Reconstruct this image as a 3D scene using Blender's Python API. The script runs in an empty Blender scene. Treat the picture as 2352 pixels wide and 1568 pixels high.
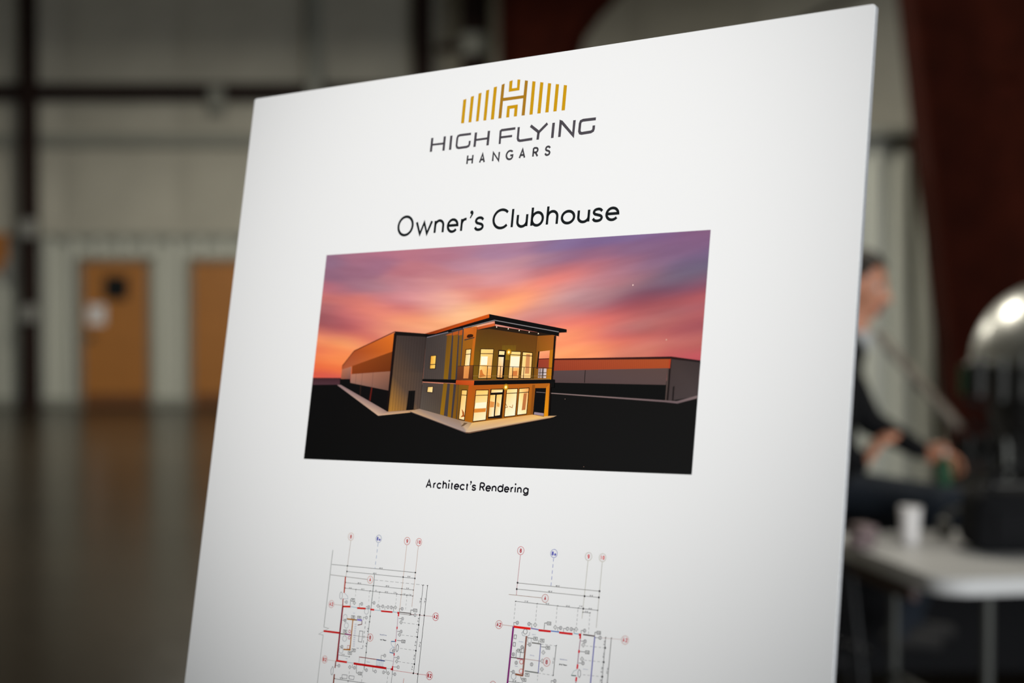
import bpy, bmesh, math, random
import numpy as np
from mathutils import Vector, Matrix, noise

# ------------------------------------------------------------------ camera, light, exposure
FPX, CX, CY = 3737.81, 1176.0, 784.0          # focal length and centre of the 2352 x 1568 frame
PITCH = math.radians(1.49)
EYE = Vector((0.0, 0.0, 1.53))
scene = bpy.context.scene
COL = scene.collection

cam_data = bpy.data.cameras.new('camera')
cam_data.sensor_width = 36.0
cam_data.lens = FPX / 2352.0 * 36.0
cam_data.clip_start = 0.02
cam_data.clip_end = 200
cam_data.dof.use_dof = True
cam_data.dof.focus_distance = 1.243
cam_data.dof.aperture_fstop = 3.5
cam = bpy.data.objects.new('camera', cam_data)
COL.objects.link(cam)
cam.location = EYE
cam.rotation_euler = (math.pi / 2 - PITCH, 0, 0)
scene.camera = cam

vs = scene.view_settings
vs.view_transform = 'Standard'
vs.look = 'None'
vs.gamma = 1.0
vs.use_curve_mapping = False
vs.exposure = 0.0

world = bpy.data.worlds.new('overcast_sky')
scene.world = world
world.use_nodes = True
bg = world.node_tree.nodes['Background']
bg.inputs[0].default_value = (0.80, 0.88, 1.0, 1)
bg.inputs[1].default_value = 0.35

def area_light(name, loc, target, sx, sy, power, color):
    d = bpy.data.lights.new(name, 'AREA')
    d.shape = 'RECTANGLE'; d.size = sx; d.size_y = sy; d.energy = power; d.color = color
    o = bpy.data.objects.new(name, d); COL.objects.link(o)
    o.location = loc
    o.rotation_euler = (Vector(target) - Vector(loc)).to_track_quat('-Z', 'Y').to_euler()
    return o
# daylight entering through the open hangar door behind the photographer
DOOR_LIGHT = area_light('hangar_door_daylight', (4.7, -3.9, 1.75), (2.6, 6, 1.4), 5.4, 3.0, 660, (0.93, 0.97, 1.0))

# ------------------------------------------------------------------ pixel <-> place helpers
_cp, _sp = math.cos(PITCH), math.sin(PITCH)
FWD = Vector((0, _cp, -_sp)); UPV = Vector((0, _sp, _cp)); RGT = Vector((1, 0, 0))
def ray(px, py):
    return FWD + RGT * ((px - CX) / FPX) - UPV * ((py - CY) / FPX)
def at_depth(px, py, Y):
    """point on the vertical plane at distance Y in front of the camera"""
    r = ray(px, py)
    return EYE + r * (Y / r.y)
def at_height(px, py, z):
    r = ray(px, py)
    return EYE + r * ((z - EYE.z) / r.z)

# ------------------------------------------------------------------ object helpers
def tag(o, label=None, cat=None, group=None, kind=None):
    if label: o['label'] = label
    if cat: o['category'] = cat
    if group: o['group'] = group
    if kind: o['kind'] = kind
    return o
def empty(name, loc=(0, 0, 0), rot=None):
    o = bpy.data.objects.new(name, None)
    o.empty_display_size = 0.1
    COL.objects.link(o); o.location = loc
    if rot is not None: o.rotation_euler = rot
    return o
def link_mesh(name, me, mat, parent=None):
    if mat is not None:
        for m in (mat if isinstance(mat, (list, tuple)) else [mat]): me.materials.append(m)
    o = bpy.data.objects.new(name, me); COL.objects.link(o)
    if parent is not None: o.parent = parent
    return o
def lin(c):
    return tuple(((v / 255.0) / 12.92 if v / 255.0 <= 0.04045 else ((v / 255.0 + 0.055) / 1.055) ** 2.4) for v in c)

class MB:
    """collects simple solids into one bmesh"""
    def __init__(self): self.bm = bmesh.new()
    def box(self, c, s, rot=None, bevel=0.0, seg=1):
        g = bmesh.ops.create_cube(self.bm, size=1.0)
        vsx = g['verts']
        M = Matrix.Translation(Vector(c)) @ (rot.to_4x4() if rot is not None else Matrix.Identity(4)) @ Matrix.Diagonal((s[0], s[1], s[2], 1))
        bmesh.ops.transform(self.bm, matrix=M, verts=vsx)
        if bevel > 0:
            es = list({e for v in vsx for e in v.link_edges})
            bmesh.ops.bevel(self.bm, geom=es, offset=bevel, segments=seg, affect='EDGES', profile=0.5)
        return self
    def tube(self, a, b, r0, r1=None, n=14, caps=True):
        a, b = Vector(a), Vector(b)
        r1 = r0 if r1 is None else r1
        d = b - a; L = d.length
        g = bmesh.ops.create_cone(self.bm, cap_ends=caps, segments=n, radius1=r0, radius2=r1, depth=L)
        M = Matrix.Translation((a + b) / 2) @ d.to_track_quat('Z', 'Y').to_matrix().to_4x4()
        bmesh.ops.transform(self.bm, matrix=M, verts=g['verts'])
        return self
    def ball(self, c, r, s=(1, 1, 1), rot=None, u=18, v=12):
        M = Matrix.Translation(Vector(c)) @ (rot.to_4x4() if rot is not None else Matrix.Identity(4)) @ Matrix.Diagonal((r * s[0], r * s[1], r * s[2], 1))
        new = self.bm.verts.new
        top, bot = new(M @ Vector((0, 0, 1))), new(M @ Vector((0, 0, -1)))
        R = [[new(M @ Vector((math.sin(math.pi * j / v) * math.cos(2 * math.pi * i / u), math.sin(math.pi * j / v) * math.sin(2 * math.pi * i / u), math.cos(math.pi * j / v)))) for i in range(u)] for j in range(1, v)]
        for i in range(u):
            k = (i + 1) % u
            self.bm.faces.new((top, R[0][i], R[0][k])); self.bm.faces.new((bot, R[-1][k], R[-1][i]))
            for j in range(v - 2): self.bm.faces.new((R[j][i], R[j + 1][i], R[j + 1][k], R[j][k]))
        return self
    def capsule(self, a, b, r0, r1):
        self.tube(a, b, r0, r1, n=20, caps=True); self.ball(a, r0); self.ball(b, r1)
        return self
    def path(self, pts, r, n=10):
        for p, q in zip(pts[:-1], pts[1:]):
            self.tube(p, q, r, r, n)
        for p in pts[1:-1]: self.ball(p, r, u=n, v=8)
        return self
    def lathe(self, prof, c=(0, 0, 0), n=32, rot=None):
        rings = []
        R = rot if rot is not None else Matrix.Identity(3)
        for r, z in prof:
            rings.append([self.bm.verts.new(Vector(c) + R @ Vector((r * math.cos(2 * math.pi * k / n), r * math.sin(2 * math.pi * k / n), z))) for k in range(n)])
        for A, B in zip(rings[:-1], rings[1:]):
            for k in range(n):
                self.bm.faces.new((A[k], A[(k + 1) % n], B[(k + 1) % n], B[k]))
        if prof[0][0] > 1e-5: self.bm.faces.new(list(reversed(rings[0])))
        if prof[-1][0] > 1e-5: self.bm.faces.new(rings[-1])
        return self
    def prism(self, outline, h0, h1, axis='z'):
        def P(a, b, h):
            return {'z': (a, b, h), 'y': (a, h, b), 'x': (h, a, b)}[axis]
        A = [self.bm.verts.new(P(a, b, h0)) for a, b in outline]
        B = [self.bm.verts.new(P(a, b, h1)) for a, b in outline]
        n = len(A)
        self.bm.faces.new(A); self.bm.faces.new(list(reversed(B)))
        for k in range(n): self.bm.faces.new((A[k], B[k], B[(k + 1) % n], A[(k + 1) % n]))
        return self
    def mesh(self, name, smooth=False):
        bmesh.ops.remove_doubles(self.bm, verts=self.bm.verts, dist=1e-6)
        bmesh.ops.recalc_face_normals(self.bm, faces=self.bm.faces)
        me = bpy.data.meshes.new(name); self.bm.to_mesh(me); self.bm.free()
        if smooth:
            me.polygons.foreach_set('use_smooth', [True] * len(me.polygons))
            try: me.set_sharp_from_angle(angle=math.radians(40))
            except Exception: pass
        return me
    def build(self, name, mat, parent=None, smooth=False):
        return link_mesh(name, self.mesh(name, smooth), mat, parent)

# ------------------------------------------------------------------ materials
def principled(name, color, rough=0.5, metal=0.0, spec=0.5, noise_amt=0.0, noise_scale=5.0, bump=0.0, bump_scale=60.0, stretch=(1, 1, 1), emit=None, emit_s=0.0):
    m = bpy.data.materials.new(name); m.use_nodes = True
    nt = m.node_tree; b = nt.nodes['Principled BSDF']
    b.inputs['Roughness'].default_value = rough
    b.inputs['Metallic'].default_value = metal
    b.inputs['Specular IOR Level'].default_value = spec
    b.inputs['Base Color'].default_value = (*color, 1)
    if emit is not None:
        b.inputs['Emission Color'].default_value = (*emit, 1); b.inputs['Emission Strength'].default_value = emit_s
    tc = None
    if noise_amt > 0 or bump > 0:
        tc = nt.nodes.new('ShaderNodeTexCoord'); mp = nt.nodes.new('ShaderNodeMapping')
        mp.inputs['Scale'].default_value = stretch
        nt.links.new(tc.outputs['Object'], mp.inputs['Vector'])
    if noise_amt > 0:
        n = nt.nodes.new('ShaderNodeTexNoise'); n.inputs['Scale'].default_value = noise_scale; n.inputs['Detail'].default_value = 5
        nt.links.new(mp.outputs[0], n.inputs['Vector'])
        r = nt.nodes.new('ShaderNodeValToRGB')
        r.color_ramp.elements[0].position = 0.3; r.color_ramp.elements[1].position = 0.7
        r.color_ramp.elements[0].color = (*[c * (1 - noise_amt) for c in color], 1)
        r.color_ramp.elements[1].color = (*[min(1, c * (1 + noise_amt)) for c in color], 1)
        nt.links.new(n.outputs['Fac'], r.inputs[0]); nt.links.new(r.outputs[0], b.inputs['Base Color'])
    if bump > 0:
        n2 = nt.nodes.new('ShaderNodeTexNoise'); n2.inputs['Scale'].default_value = bump_scale
        nt.links.new(mp.outputs[0], n2.inputs['Vector'])
        bp = nt.nodes.new('ShaderNodeBump'); bp.inputs['Strength'].default_value = bump; bp.inputs['Distance'].default_value = 0.01
        nt.links.new(n2.outputs['Fac'], bp.inputs['Height']); nt.links.new(bp.outputs[0], b.inputs['Normal'])
    return m
M = {}
M['foam_face'] = principled('board_white', (0.80, 0.80, 0.80), 0.55, spec=0.12)
M['foam_edge'] = principled('foam_core', (0.27, 0.27, 0.275), 0.8, spec=0.2, noise_amt=0.08, noise_scale=300)
M['liner'] = principled('liner_panel_paint', (0.52, 0.53, 0.47), 0.55, noise_amt=0.05, noise_scale=2, stretch=(1, 1, .2))
M['vinyl'] = principled('insulation_facing', (0.47, 0.45, 0.38), 0.7, noise_amt=0.08, noise_scale=1.5, bump=0.3, bump_scale=2)
M['trim_grey'] = principled('trim_paint', (0.26, 0.265, 0.23), 0.6, noise_amt=0.05)
M['maroon'] = principled('red_oxide_primer', (0.030, 0.0048, 0.0020), 0.8, spec=0.06, noise_amt=0.25, noise_scale=4)
M['dark_steel'] = principled('dark_steel_paint', (0.020, 0.010, 0.008), 0.7, spec=0.15, noise_amt=0.2)
M['wood_door'] = principled('oak_veneer', (0.40, 0.16, 0.035), 0.45, noise_amt=0.14, noise_scale=6, stretch=(6, 6, .5))
M['door_frame'] = principled('door_frame_paint', (0.20, 0.17, 0.13), 0.5)
M['black_glass'] = principled('dark_glass', (0.012, 0.014, 0.015), 0.15)
M['paper'] = principled('paper', (0.72, 0.70, 0.70), 0.8)
M['brass'] = principled('satin_metal', (0.45, 0.38, 0.28), 0.35, metal=1.0)
M['orange'] = principled('orange_board', (0.42, 0.15, 0.02), 0.6, noise_amt=0.1)
M['galv'] = principled('galvanised', (0.42, 0.42, 0.40), 0.45, metal=0.6, noise_amt=0.1)
M['table_top'] = principled('moulded_plastic', (0.53, 0.525, 0.515), 0.45, noise_amt=0.03)
M['table_leg'] = principled('grey_powder_coat', (0.055, 0.056, 0.050), 0.45, metal=0.3)
M['cup'] = principled('paper_cup', (0.80, 0.76, 0.73), 0.6)
M['navy'] = principled('navy_fabric', (0.006, 0.011, 0.020), 0.9, bump=0.3, bump_scale=40)
M['black_fabric'] = principled('black_fabric', (0.0065, 0.0065, 0.0075), 0.9, spec=0.2, bump=0.3, bump_scale=40)
M['trouser'] = principled('dark_trouser', (0.008, 0.009, 0.012), 0.9, spec=0.2)
M['skin'] = principled('skin', (0.62, 0.27, 0.16), 0.55, noise_amt=0.06, noise_scale=20)
M['hair'] = principled('dark_hair', (0.022, 0.014, 0.008), 0.55, noise_amt=0.3, noise_scale=80, stretch=(1, 1, .2))
M['collar'] = principled('white_shirt', (0.55, 0.55, 0.53), 0.8)
M['eye_white'] = principled('eye_white', (0.6, 0.58, 0.55), 0.3)
M['lip'] = principled('lip', (0.36, 0.12, 0.09), 0.5)
M['shoe'] = principled('shoe_leather', (0.008, 0.007, 0.007), 0.8)
M['grey_plastic'] = principled('grey_plastic', (0.17, 0.165, 0.15), 0.4)
M['chrome'] = principled('polished_aluminium', (0.50, 0.50, 0.47), 0.36, metal=1.0)
M['engine'] = principled('engine_black', (0.011, 0.010, 0.009), 0.85, spec=0.15, noise_amt=0.3)
M['engine_grey'] = principled('engine_grey', (0.022, 0.021, 0.018), 0.45, metal=0.4, noise_amt=0.2)
M['engine_light'] = principled('engine_light', (0.09, 0.09, 0.08), 0.4, metal=0.5)
M['strut'] = principled('strut_grey_brown', (0.24, 0.205, 0.17), 0.6, noise_amt=0.1)
M['green'] = principled('green_paint', (0.010, 0.085, 0.030), 0.5)
M['pink_cloth'] = principled('faded_pink_cloth', (0.22, 0.16, 0.16), 0.9)
M['brown_wood'] = principled('red_brown_wood', (0.045, 0.012, 0.006), 0.5, noise_amt=0.2, noise_scale=10, stretch=(1, 6, 1))
M['easel'] = principled('black_anodised', (0.015, 0.015, 0.016), 0.4, metal=0.5)
M['rubber'] = principled('rubber', (0.02, 0.02, 0.02), 0.8)
M['lamp_metal'] = principled('lamp_housing', (0.25, 0.25, 0.25), 0.4, metal=0.8)
M['lamp_lens'] = principled('lamp_lens', (0.9, 0.9, 0.9), 0.4, emit=(1.0, 0.95, 0.86), emit_s=6.0)
M['ceiling'] = principled('roof_insulation', (0.50, 0.49, 0.45), 0.8, noise_amt=0.05)

def concrete():
    m = bpy.data.materials.new('polished_concrete'); m.use_nodes = True
    nt = m.node_tree; b = nt.nodes['Principled BSDF']; N = nt.nodes.new; L = nt.links.new
    tc = N('ShaderNodeTexCoord')
    n1 = N('ShaderNodeTexNoise'); n1.inputs['Scale'].default_value = 0.7; n1.inputs['Detail'].default_value = 8
    n2 = N('ShaderNodeTexNoise'); n2.inputs['Scale'].default_value = 9; n2.inputs['Detail'].default_value = 6
    L(tc.outputs['Object'], n1.inputs['Vector']); L(tc.outputs['Object'], n2.inputs['Vector'])
    r = N('ShaderNodeValToRGB')
    r.color_ramp.elements[0].position = 0.32; r.color_ramp.elements[0].color = (0.019, 0.0145, 0.0095, 1)
    r.color_ramp.elements[1].position = 0.72; r.color_ramp.elements[1].color = (0.034, 0.026, 0.017, 1)
    mx = N('ShaderNodeMix'); mx.data_type = 'FLOAT'; mx.inputs[0].default_value = 0.35
    L(n1.outputs['Fac'], mx.inputs[2]); L(n2.outputs['Fac'], mx.inputs[3]); L(mx.outputs[0], r.inputs[0])
    L(r.outputs[0], b.inputs['Base Color'])
    rr = N('ShaderNodeMapRange'); rr.inputs[3].default_value = 0.16; rr.inputs[4].default_value = 0.26
    L(n2.outputs['Fac'], rr.inputs[0]); L(rr.outputs[0], b.inputs['Roughness'])
    b.inputs['IOR'].default_value = 1.14
    return m
M['floor'] = concrete()

def print_material():
    m = bpy.data.materials.new('printed_ink'); m.use_nodes = True
    nt = m.node_tree; b = nt.nodes['Principled BSDF']
    a = nt.nodes.new('ShaderNodeAttribute'); a.attribute_name = 'ink'
    nt.links.new(a.outputs['Color'], b.inputs['Base Color'])
    b.inputs['Roughness'].default_value = 0.5
    b.inputs['Specular IOR Level'].default_value = 0.06
    return m
M['ink'] = print_material()

# ================================================================== THE HANGAR
WALL_Y = 23.3
X0, X1, YF, CEIL = -13.0, 13.0, -4.0, 7.6
def struct(o): return tag(o, kind='structure')

fl = struct(MB().box((0, (WALL_Y + YF) / 2, -0.1), (X1 - X0, WALL_Y - YF + 0.6, 0.2)).build('floor', M['floor']))
ce = struct(MB().box((0, (WALL_Y + YF) / 2, CEIL + 0.1), (X1 - X0, WALL_Y - YF + 0.6, 0.2)).build('ceiling', M['ceiling']))
wl = struct(MB().box((X0 - 0.1, (WALL_Y + YF) / 2, CEIL / 2), (0.2, WALL_Y - YF + 0.6, CEIL)).build('wall_left', M['vinyl']))
wr = struct(MB().box((X1 + 0.1, (WALL_Y + YF) / 2, CEIL / 2), (0.2, WALL_Y - YF + 0.6, CEIL)).build('wall_right', M['vinyl']))
# front wall behind the photographer, with the big open doorway
fw = MB()
DX0, DX1, DH = 1.9, 7.6, 3.4
fw.box(((X0 + DX0) / 2, YF - 0.1, CEIL / 2), (DX0 - X0, 0.2, CEIL))
fw.box(((X1 + DX1) / 2, YF - 0.1, CEIL / 2), (X1 - DX1, 0.2, CEIL))
fw.box(((DX0 + DX1) / 2, YF - 0.1, (CEIL + DH) / 2), (DX1 - DX0, 0.2, CEIL - DH))
struct(fw.build('wall_front', M['vinyl']))

# back wall: backing, corrugated liner panels, insulation panels, girts
wb = struct(MB().box((0, WALL_Y + 0.15, CEIL / 2), (X1 - X0, 0.2, CEIL)).build('wall_back', M['vinyl']))
def liner_mesh(h, w=1.08, ribs=3, name='liner', dp=.10):
    """corrugated sheet: ribs 45 mm proud, in local x 0..w, z 0..h, face towards -y"""
    p = w / ribs
    prof = []
    for k in range(ribs):
        x = k * p
        prof += [(x, 0), (x + p * .36, 0), (x + p * .44, -dp), (x + p * .82, -dp), (x + p * .90, 0)]
    prof.append((w, 0))
    m = MB(); bm = m.bm
    A = [bm.verts.new((x, y, 0)) for x, y in prof]; B = [bm.verts.new((x, y, h)) for x, y in prof]
    for k in range(len(prof) - 1): bm.faces.new((A[k], A[k + 1], B[k + 1], B[k]))
    r0 = [bm.verts.new((0, .045, 0)), bm.verts.new((w, .045, 0)), bm.verts.new((w, .045, h)), bm.verts.new((0, .045, h))]
    bm.faces.new((B[0],) + tuple(B[1:]) + (r0[2], r0[3])); bm.faces.new((r0[0], r0[1]) + tuple(reversed(A)))
    bm.faces.new((A[0], B[0], r0[3], r0[0])); bm.faces.new((A[-1], r0[1], r0[2], B[-1]))
    me = m.mesh(name); me.materials.append(M['liner']); return me
LOW, HIGH = liner_mesh(2.36, name='liner_low'), liner_mesh(3.78, name='liner_high')
PWID = 1.08
k = 0
xs = X0 + 0.05
while xs + PWID <= X1:
    me = LOW if xs < 0.6 else HIGH
    o = bpy.data.objects.new('panel', me); COL.objects.link(o); o.parent = wb
    o.location = (xs, WALL_Y, 0.02); xs += PWID
# upper insulation panels between the girts
def cushion(name, w, h):
    m = MB(); bm = m.bm; nx, nz = 8, 6
    g = [[bm.verts.new((w * i / nx, -0.07 * (math.sin(math.pi * i / nx) ** .5) * (math.sin(math.pi * j / nz) ** .5) , h * j / nz)) for i in range(nx + 1)] for j in range(nz + 1)]
    for j in range(nz):
        for i in range(nx): bm.faces.new((g[j][i], g[j][i + 1], g[j + 1][i + 1], g[j + 1][i]))
    me = m.mesh(name, smooth=True); me.materials.append(M['vinyl']); return me
rows = [(2.46, 3.72), (3.86, 4.36), (4.62, 6.1), (6.1, 7.55)]
cm = [cushion('insulation_%d' % i, 1.60, b - a) for i, (a, b) in enumerate(rows)]
for i, (a, b) in enumerate(rows):
    x = X0 + 0.1
    while x + 1.6 < X1:
        if not (i == 0 and x > 0.4):
            o = bpy.data.objects.new('insulation_panel', cm[i]); COL.objects.link(o); o.parent = wb
            o.location = (x, WALL_Y + 0.045, a)
        x += 1.62
MB().box(((X0 + .7) / 2, WALL_Y - 0.03, 2.41), (.7 - X0 - .1, 0.12, 0.10)).build('ledge', M['trim_grey'], wb)
MB().box((0, WALL_Y - 0.03, 3.79), (X1 - X0 - .1, 0.14, 0.14)).build('ledge', M['trim_grey'], wb)
MB().box(((X0 + .3) / 2, WALL_Y - 0.10, 4.47), (.3 - X0 - .1, 0.20, 0.22)).build('girt', M['dark_steel'], wb)
MB().box((0, WALL_Y - 0.0, 6.1), (X1 - X0 - .1, 0.16, 0.1)).build('girt', M['trim_grey'], wb)
struct(MB().box((0, WALL_Y - 0.115, 0.06), (X1 - X0 - .1, 0.02, 0.12)).build('baseboard_back', M['trim_grey']))

# nearer ribbed partition behind the person, on the right
PY, PH_, PX0 = 12.2, 2.74, 1.0
wp = struct(MB().box(((PX0 + X1) / 2, PY + .16, PH_ / 2), (X1 - PX0 - .02, .16, PH_)).build('wall_partition', M['vinyl']))
PLN = liner_mesh(PH_ - .06, .98, 5, 'liner_partition', .062)
xs = PX0 + .02
while xs + .98 <= X1:
    o = bpy.data.objects.new('panel', PLN); COL.objects.link(o); o.parent = wp; o.location = (xs, PY, .03); xs += .98
MB().box(((PX0 + X1) / 2, PY + .05, PH_ + .03), (X1 - PX0 - .04, .40, .06)).build('cap', M['trim_grey'], wp)

# posts standing against the back wall
def post(px, w, mat, label, Y=WALL_Y - 0.32, boxes=()):
    c = at_depth(px, 700, Y)
    t = tag(empty('wall_post', (c.x, Y, 0)), label, 'post')
    m = MB()
    m.box((0, -0.085, CEIL / 2), (w, 0.02, CEIL)).box((0, 0.085, CEIL / 2), (w, 0.02, CEIL)).box((0, 0, CEIL / 2), (0.03, 0.16, CEIL))
    m.build('beam', mat, t)
    MB().box((0, 0, 0.012), (w + .14, 0.30, 0.024)).build('base_plate', mat, t)
    for z, s in boxes:
        MB().box((0.02, -0.15, z), (s * .8, 0.10, s), bevel=0.012).build('junction_box', M['galv'], t)
    return t
post(70, 0.21, M['dark_steel'], 'dark steel wall post with grey junction boxes at the far left', boxes=((2.52, .26), (1.33, .24)))
post(725, 0.19, M['trim_grey'], 'slim grey wall post rising behind the board\'s upper left edge')
post(972, 0.27, M['dark_steel'], 'dark steel wall post behind the board, left of the maroon column')

# dark pipe with a clamp, between the dark post and the maroon column
c = at_depth(1092, 60, 21.5)
t = tag(empty('vertical_pipe', (c.x, 21.5, 0)), 'dark downpipe with a clamp lever beside the maroon column top', 'pipe')
MB().tube((0, 0, 0), (0, 0, CEIL), 0.19, n=20).build('pipe', M['dark_steel'], t, True)
z = at_depth(1092, 105, 21.5).z
MB().tube((0, 0, z - .14), (0, 0, z + .14), 0.23, n=20).build('clamp', M['trim_grey'], t, True)
MB().tube((-0.10, -0.1, z), (-0.42, -0.12, z - 0.05), 0.075, 0.05, n=12).ball((-0.42, -0.12, z - 0.05), .075).build('lever', M['dark_steel'], t, True)

# maroon rigid frames (tapered columns with a curved haunch)
def rigid_column(name, label, Y, outline, thick, parts=None):
    t = tag(empty(name, (sum(p[0] for p in outline) / len(outline), Y, 0)), label, 'column')
    ox = t.location.x
    ol = [(x - ox, z) for x, z in outline]
    MB().prism(ol, -0.02, 0.02, 'y').build('web', M['maroon'], t)
    # flanges follow the two long sides
    n = len(ol)
    for a, b in parts:
        for i in range(a, b):
            p, q = Vector((ol[i][0], 0, ol[i][1])), Vector((ol[i + 1][0], 0, ol[i + 1][1]))
            d = q - p; ang = math.atan2(d.x, d.z)
            MB().box((p + q) / 2, (0.03, thick, d.length + .01), rot=Matrix.Rotation(ang, 3, 'Y')).build('flange', M['maroon'], t)
    return t
Yc = 20.0
def xz(px, py, Y): p = at_depth(px, py, Y); return (p.x, p.z)
a = [xz(1150, 0, Yc), xz(1352, 40, Yc)]
hx0 = xz(1150, 0, Yc)[0]
hx1 = xz(1325, 200, Yc)[0]
outl = [(hx0, 0.0), (hx0, CEIL - .02)]
outl += [(hx1 + 3.0, CEIL - .02), (hx1 + 3.0, 6.9), (hx1 + 1.4, 6.1), (hx1 + 0.72, 5.45), (hx1 + 0.30, 5.02), (hx1 + 0.10, 4.75), (hx1, 4.4), (hx1 - 0.45, 0.0)]
rigid_column('frame_column', 'maroon steel frame column with curved haunch behind the board\'s top edge', Yc, outl, 0.30, [(0, 1), (3, 9)])
# brace rod crossing near the top right
p0, p1 = at_depth(1305, 324, WALL_Y - .12), at_depth(2580, -326, WALL_Y - .12)
tag(MB().tube(p0, p1, 0.035, n=10).build('brace_rod', M['dark_steel']), 'thin dark brace rod crossing the wall above the board\'s upper right corner', 'rod')

Yr = 11.3
e0, e1 = xz(2083, 0, Yr), xz(2188, 960, Yr)
sl = (e1[0] - e0[0]) / (e1[1] - e0[1])
def lx(z): return e0[0] + sl * (z - e0[1])
outl = [(lx(0.0), 0.0), (lx(CEIL - .02), CEIL - .02), (lx(0) + .95, CEIL - .02), (lx(0) + 0.90, 0.0)]
t = rigid_column('frame_column', 'large tapered maroon steel column filling the right edge behind the silver dome', Yr, outl, 0.42, [(0, 1), (2, 3)])
MB().box((0.0, -0.03, 3.1), (0.08, 0.05, 0.10), bevel=.01).build('bolt_plate', M['maroon'], t)
MB().box((0.0, 0, 0.015), (1.2, .6, .03)).build('base_plate', M['maroon'], t)

# doors in the back wall
def wall_door(idx, px0, px1, extras):
    a, b = at_depth(px0, 930, WALL_Y - 0.1), at_depth(px1, 930, WALL_Y - 0.1)
    w = b.x - a.x; h = 2.06
    t = struct(empty('door_%d' % idx, ((a.x + b.x) / 2, WALL_Y - 0.14, 0)))
    f = MB()
    f.box((-w / 2 - .03, 0, h / 2 + .03), (.07, .13, h + .06)).box((w / 2 + .03, 0, h / 2 + .03), (.07, .13, h + .06)).box((0, 0, h + .035), (w + .13, .13, .07))
    f.build('door_frame', M['door_frame'], t)
    MB().box((0, 0, h / 2 + .005), (w, .05, h - .01), bevel=.004).build('leaf', M['wood_door'], t)
    MB().box((0, -.03, .10), (w - .04, .012, .18)).build('kick_plate', principled('kick_plate_%d' % idx, (.16, .06, .016), .5), t)
    if extras:
        # small dark window in the leaf
        q = at_depth(268, 660, WALL_Y - .13)
        wx, wz = q.x - t.location.x, q.z
        wn = MB().box((wx, -.028, wz), (.30, .02, .30), bevel=.006).build('door_window', M['black_glass'], t)
        fr = MB()
        for sx, sz, lx_, lz_ in ((0, .155, .34, .03), (0, -.155, .34, .03), (.155, 0, .03, .28), (-.155, 0, .03, .28)):
            fr.box((wx + sx, -.032, wz + sz), (lx_, .03, lz_))
        fr.build('window_frame', M['black_glass'], wn)
        hz = 1.0
        MB().tube((-w / 2 + .08, -.03, hz), (-w / 2 + .08, -.09, hz), .018).tube((-w / 2 + .08, -.085, hz), (-w / 2 + .20, -.085, hz), .014).box((-w / 2 + .08, -.03, hz), (.06, .02, .16), bevel=.004).build('handle', M['brass'], t)
    else:
        MB().tube((w / 2 - .08, -.03, 1.0), (w / 2 - .08, -.09, 1.0), .018).tube((w / 2 - .08, -.085, 1.0), (w / 2 - .20, -.085, 1.0), .014).build('handle', M['brass'], t)
    return t
wall_door(1, 196, 343, True)
wall_door(2, 447, 594, False)
q = at_depth(222, 722, WALL_Y - .16)
ps = tag(empty('paper_notice', (q.x, WALL_Y - .171, q.z - .14)), 'white paper notice taped on the wooden door with the dark window', 'notice')
MB().box((0, 0, .14), (.25, .004, .28)).build('sheet', M['paper'], ps)
MB().box((0, -.003, .275), (.06, .003, .03)).build('tape', M['galv'], ps)
# orange board and pale notice at the left frame edge
q = at_depth(-8, 580, WALL_Y - .14)
ob = tag(empty('orange_sign', (q.x, WALL_Y - .117, q.z - .28)), 'orange-brown board on the wall at the left picture edge', 'sign')
MB().box((0, 0, .28), (.30, .03, .56), bevel=.006).build('board', M['orange'], ob)
MB().box((0, -.017, .28), (.24, .006, .50)).build('face', M['orange'], ob)
q = at_depth(20, 622, WALL_Y - .12)
tag(MB().box((q.x, WALL_Y - .135, q.z), (.17, .07, .26), bevel=.01).box((q.x, WALL_Y - .175, q.z + .03), (.10, .02, .12), bevel=.006).build('wall_switch_box', M['galv']), 'small grey switch box on the wall under the orange board', 'switch box')

q = at_depth(498, 228, WALL_Y - .25)
gb_ = tag(empty('wall_box', (q.x, WALL_Y - .27, q.z - .17)), 'small grey box on the dark horizontal rail left of the board', 'box')
MB().box((0, 0, .17), (.22, .12, .34), bevel=.015).build('box_body', M['trim_grey'], gb_)
MB().box((0, -.065, .17), (.17, .012, .28)).build('cover', M['trim_grey'], gb_)
# unseen lamps added to brighten walls, partition and table (each its own light)
def add_lamp(x, y, power, label, z=5.3, size=1.1):
    t = tag(empty('added_lamp', (x, y, z)), label, 'lamp')
    MB().tube((0, 0, .12), (0, 0, CEIL - z - .005), .015, n=8).build('suspension', M['lamp_metal'], t)
    MB().box((0, 0, .07), (size, .45, .10), bevel=.02).build('housing', M['lamp_metal'], t)
    MB().box((0, 0, .012), (size - .08, .36, .012)).build('lens', M['lamp_lens'], t)
    d = bpy.data.lights.new('added_light', 'AREA'); d.shape = 'RECTANGLE'; d.size = size - .1; d.size_y = .34; d.energy = power; d.color = (1.0, .95, .82)
    o = bpy.data.objects.new('added_light', d); COL.objects.link(o); o.parent = t; o.location = (0, 0, -.01)
    return t
ADDED_LAMPS = [(-2.9, 17.2, 5.3, 390, 'added unseen lamp brightening the wall with the two wooden doors'), (4.8, 17.0, 6.2, 300, 'added unseen lamp brightening the far wall behind the ribbed partition'), (-0.2, 10.0, 5.3, 215, 'added unseen lamp brightening the ribbed partition behind the person'), (2.7, 7.0, 5.3, 70, 'added unseen lamp near the engine, brightening the table top')]
for x, y, z_, p, lb in ADDED_LAMPS:
    add_lamp(x, y, p, lb, z_)

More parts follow.
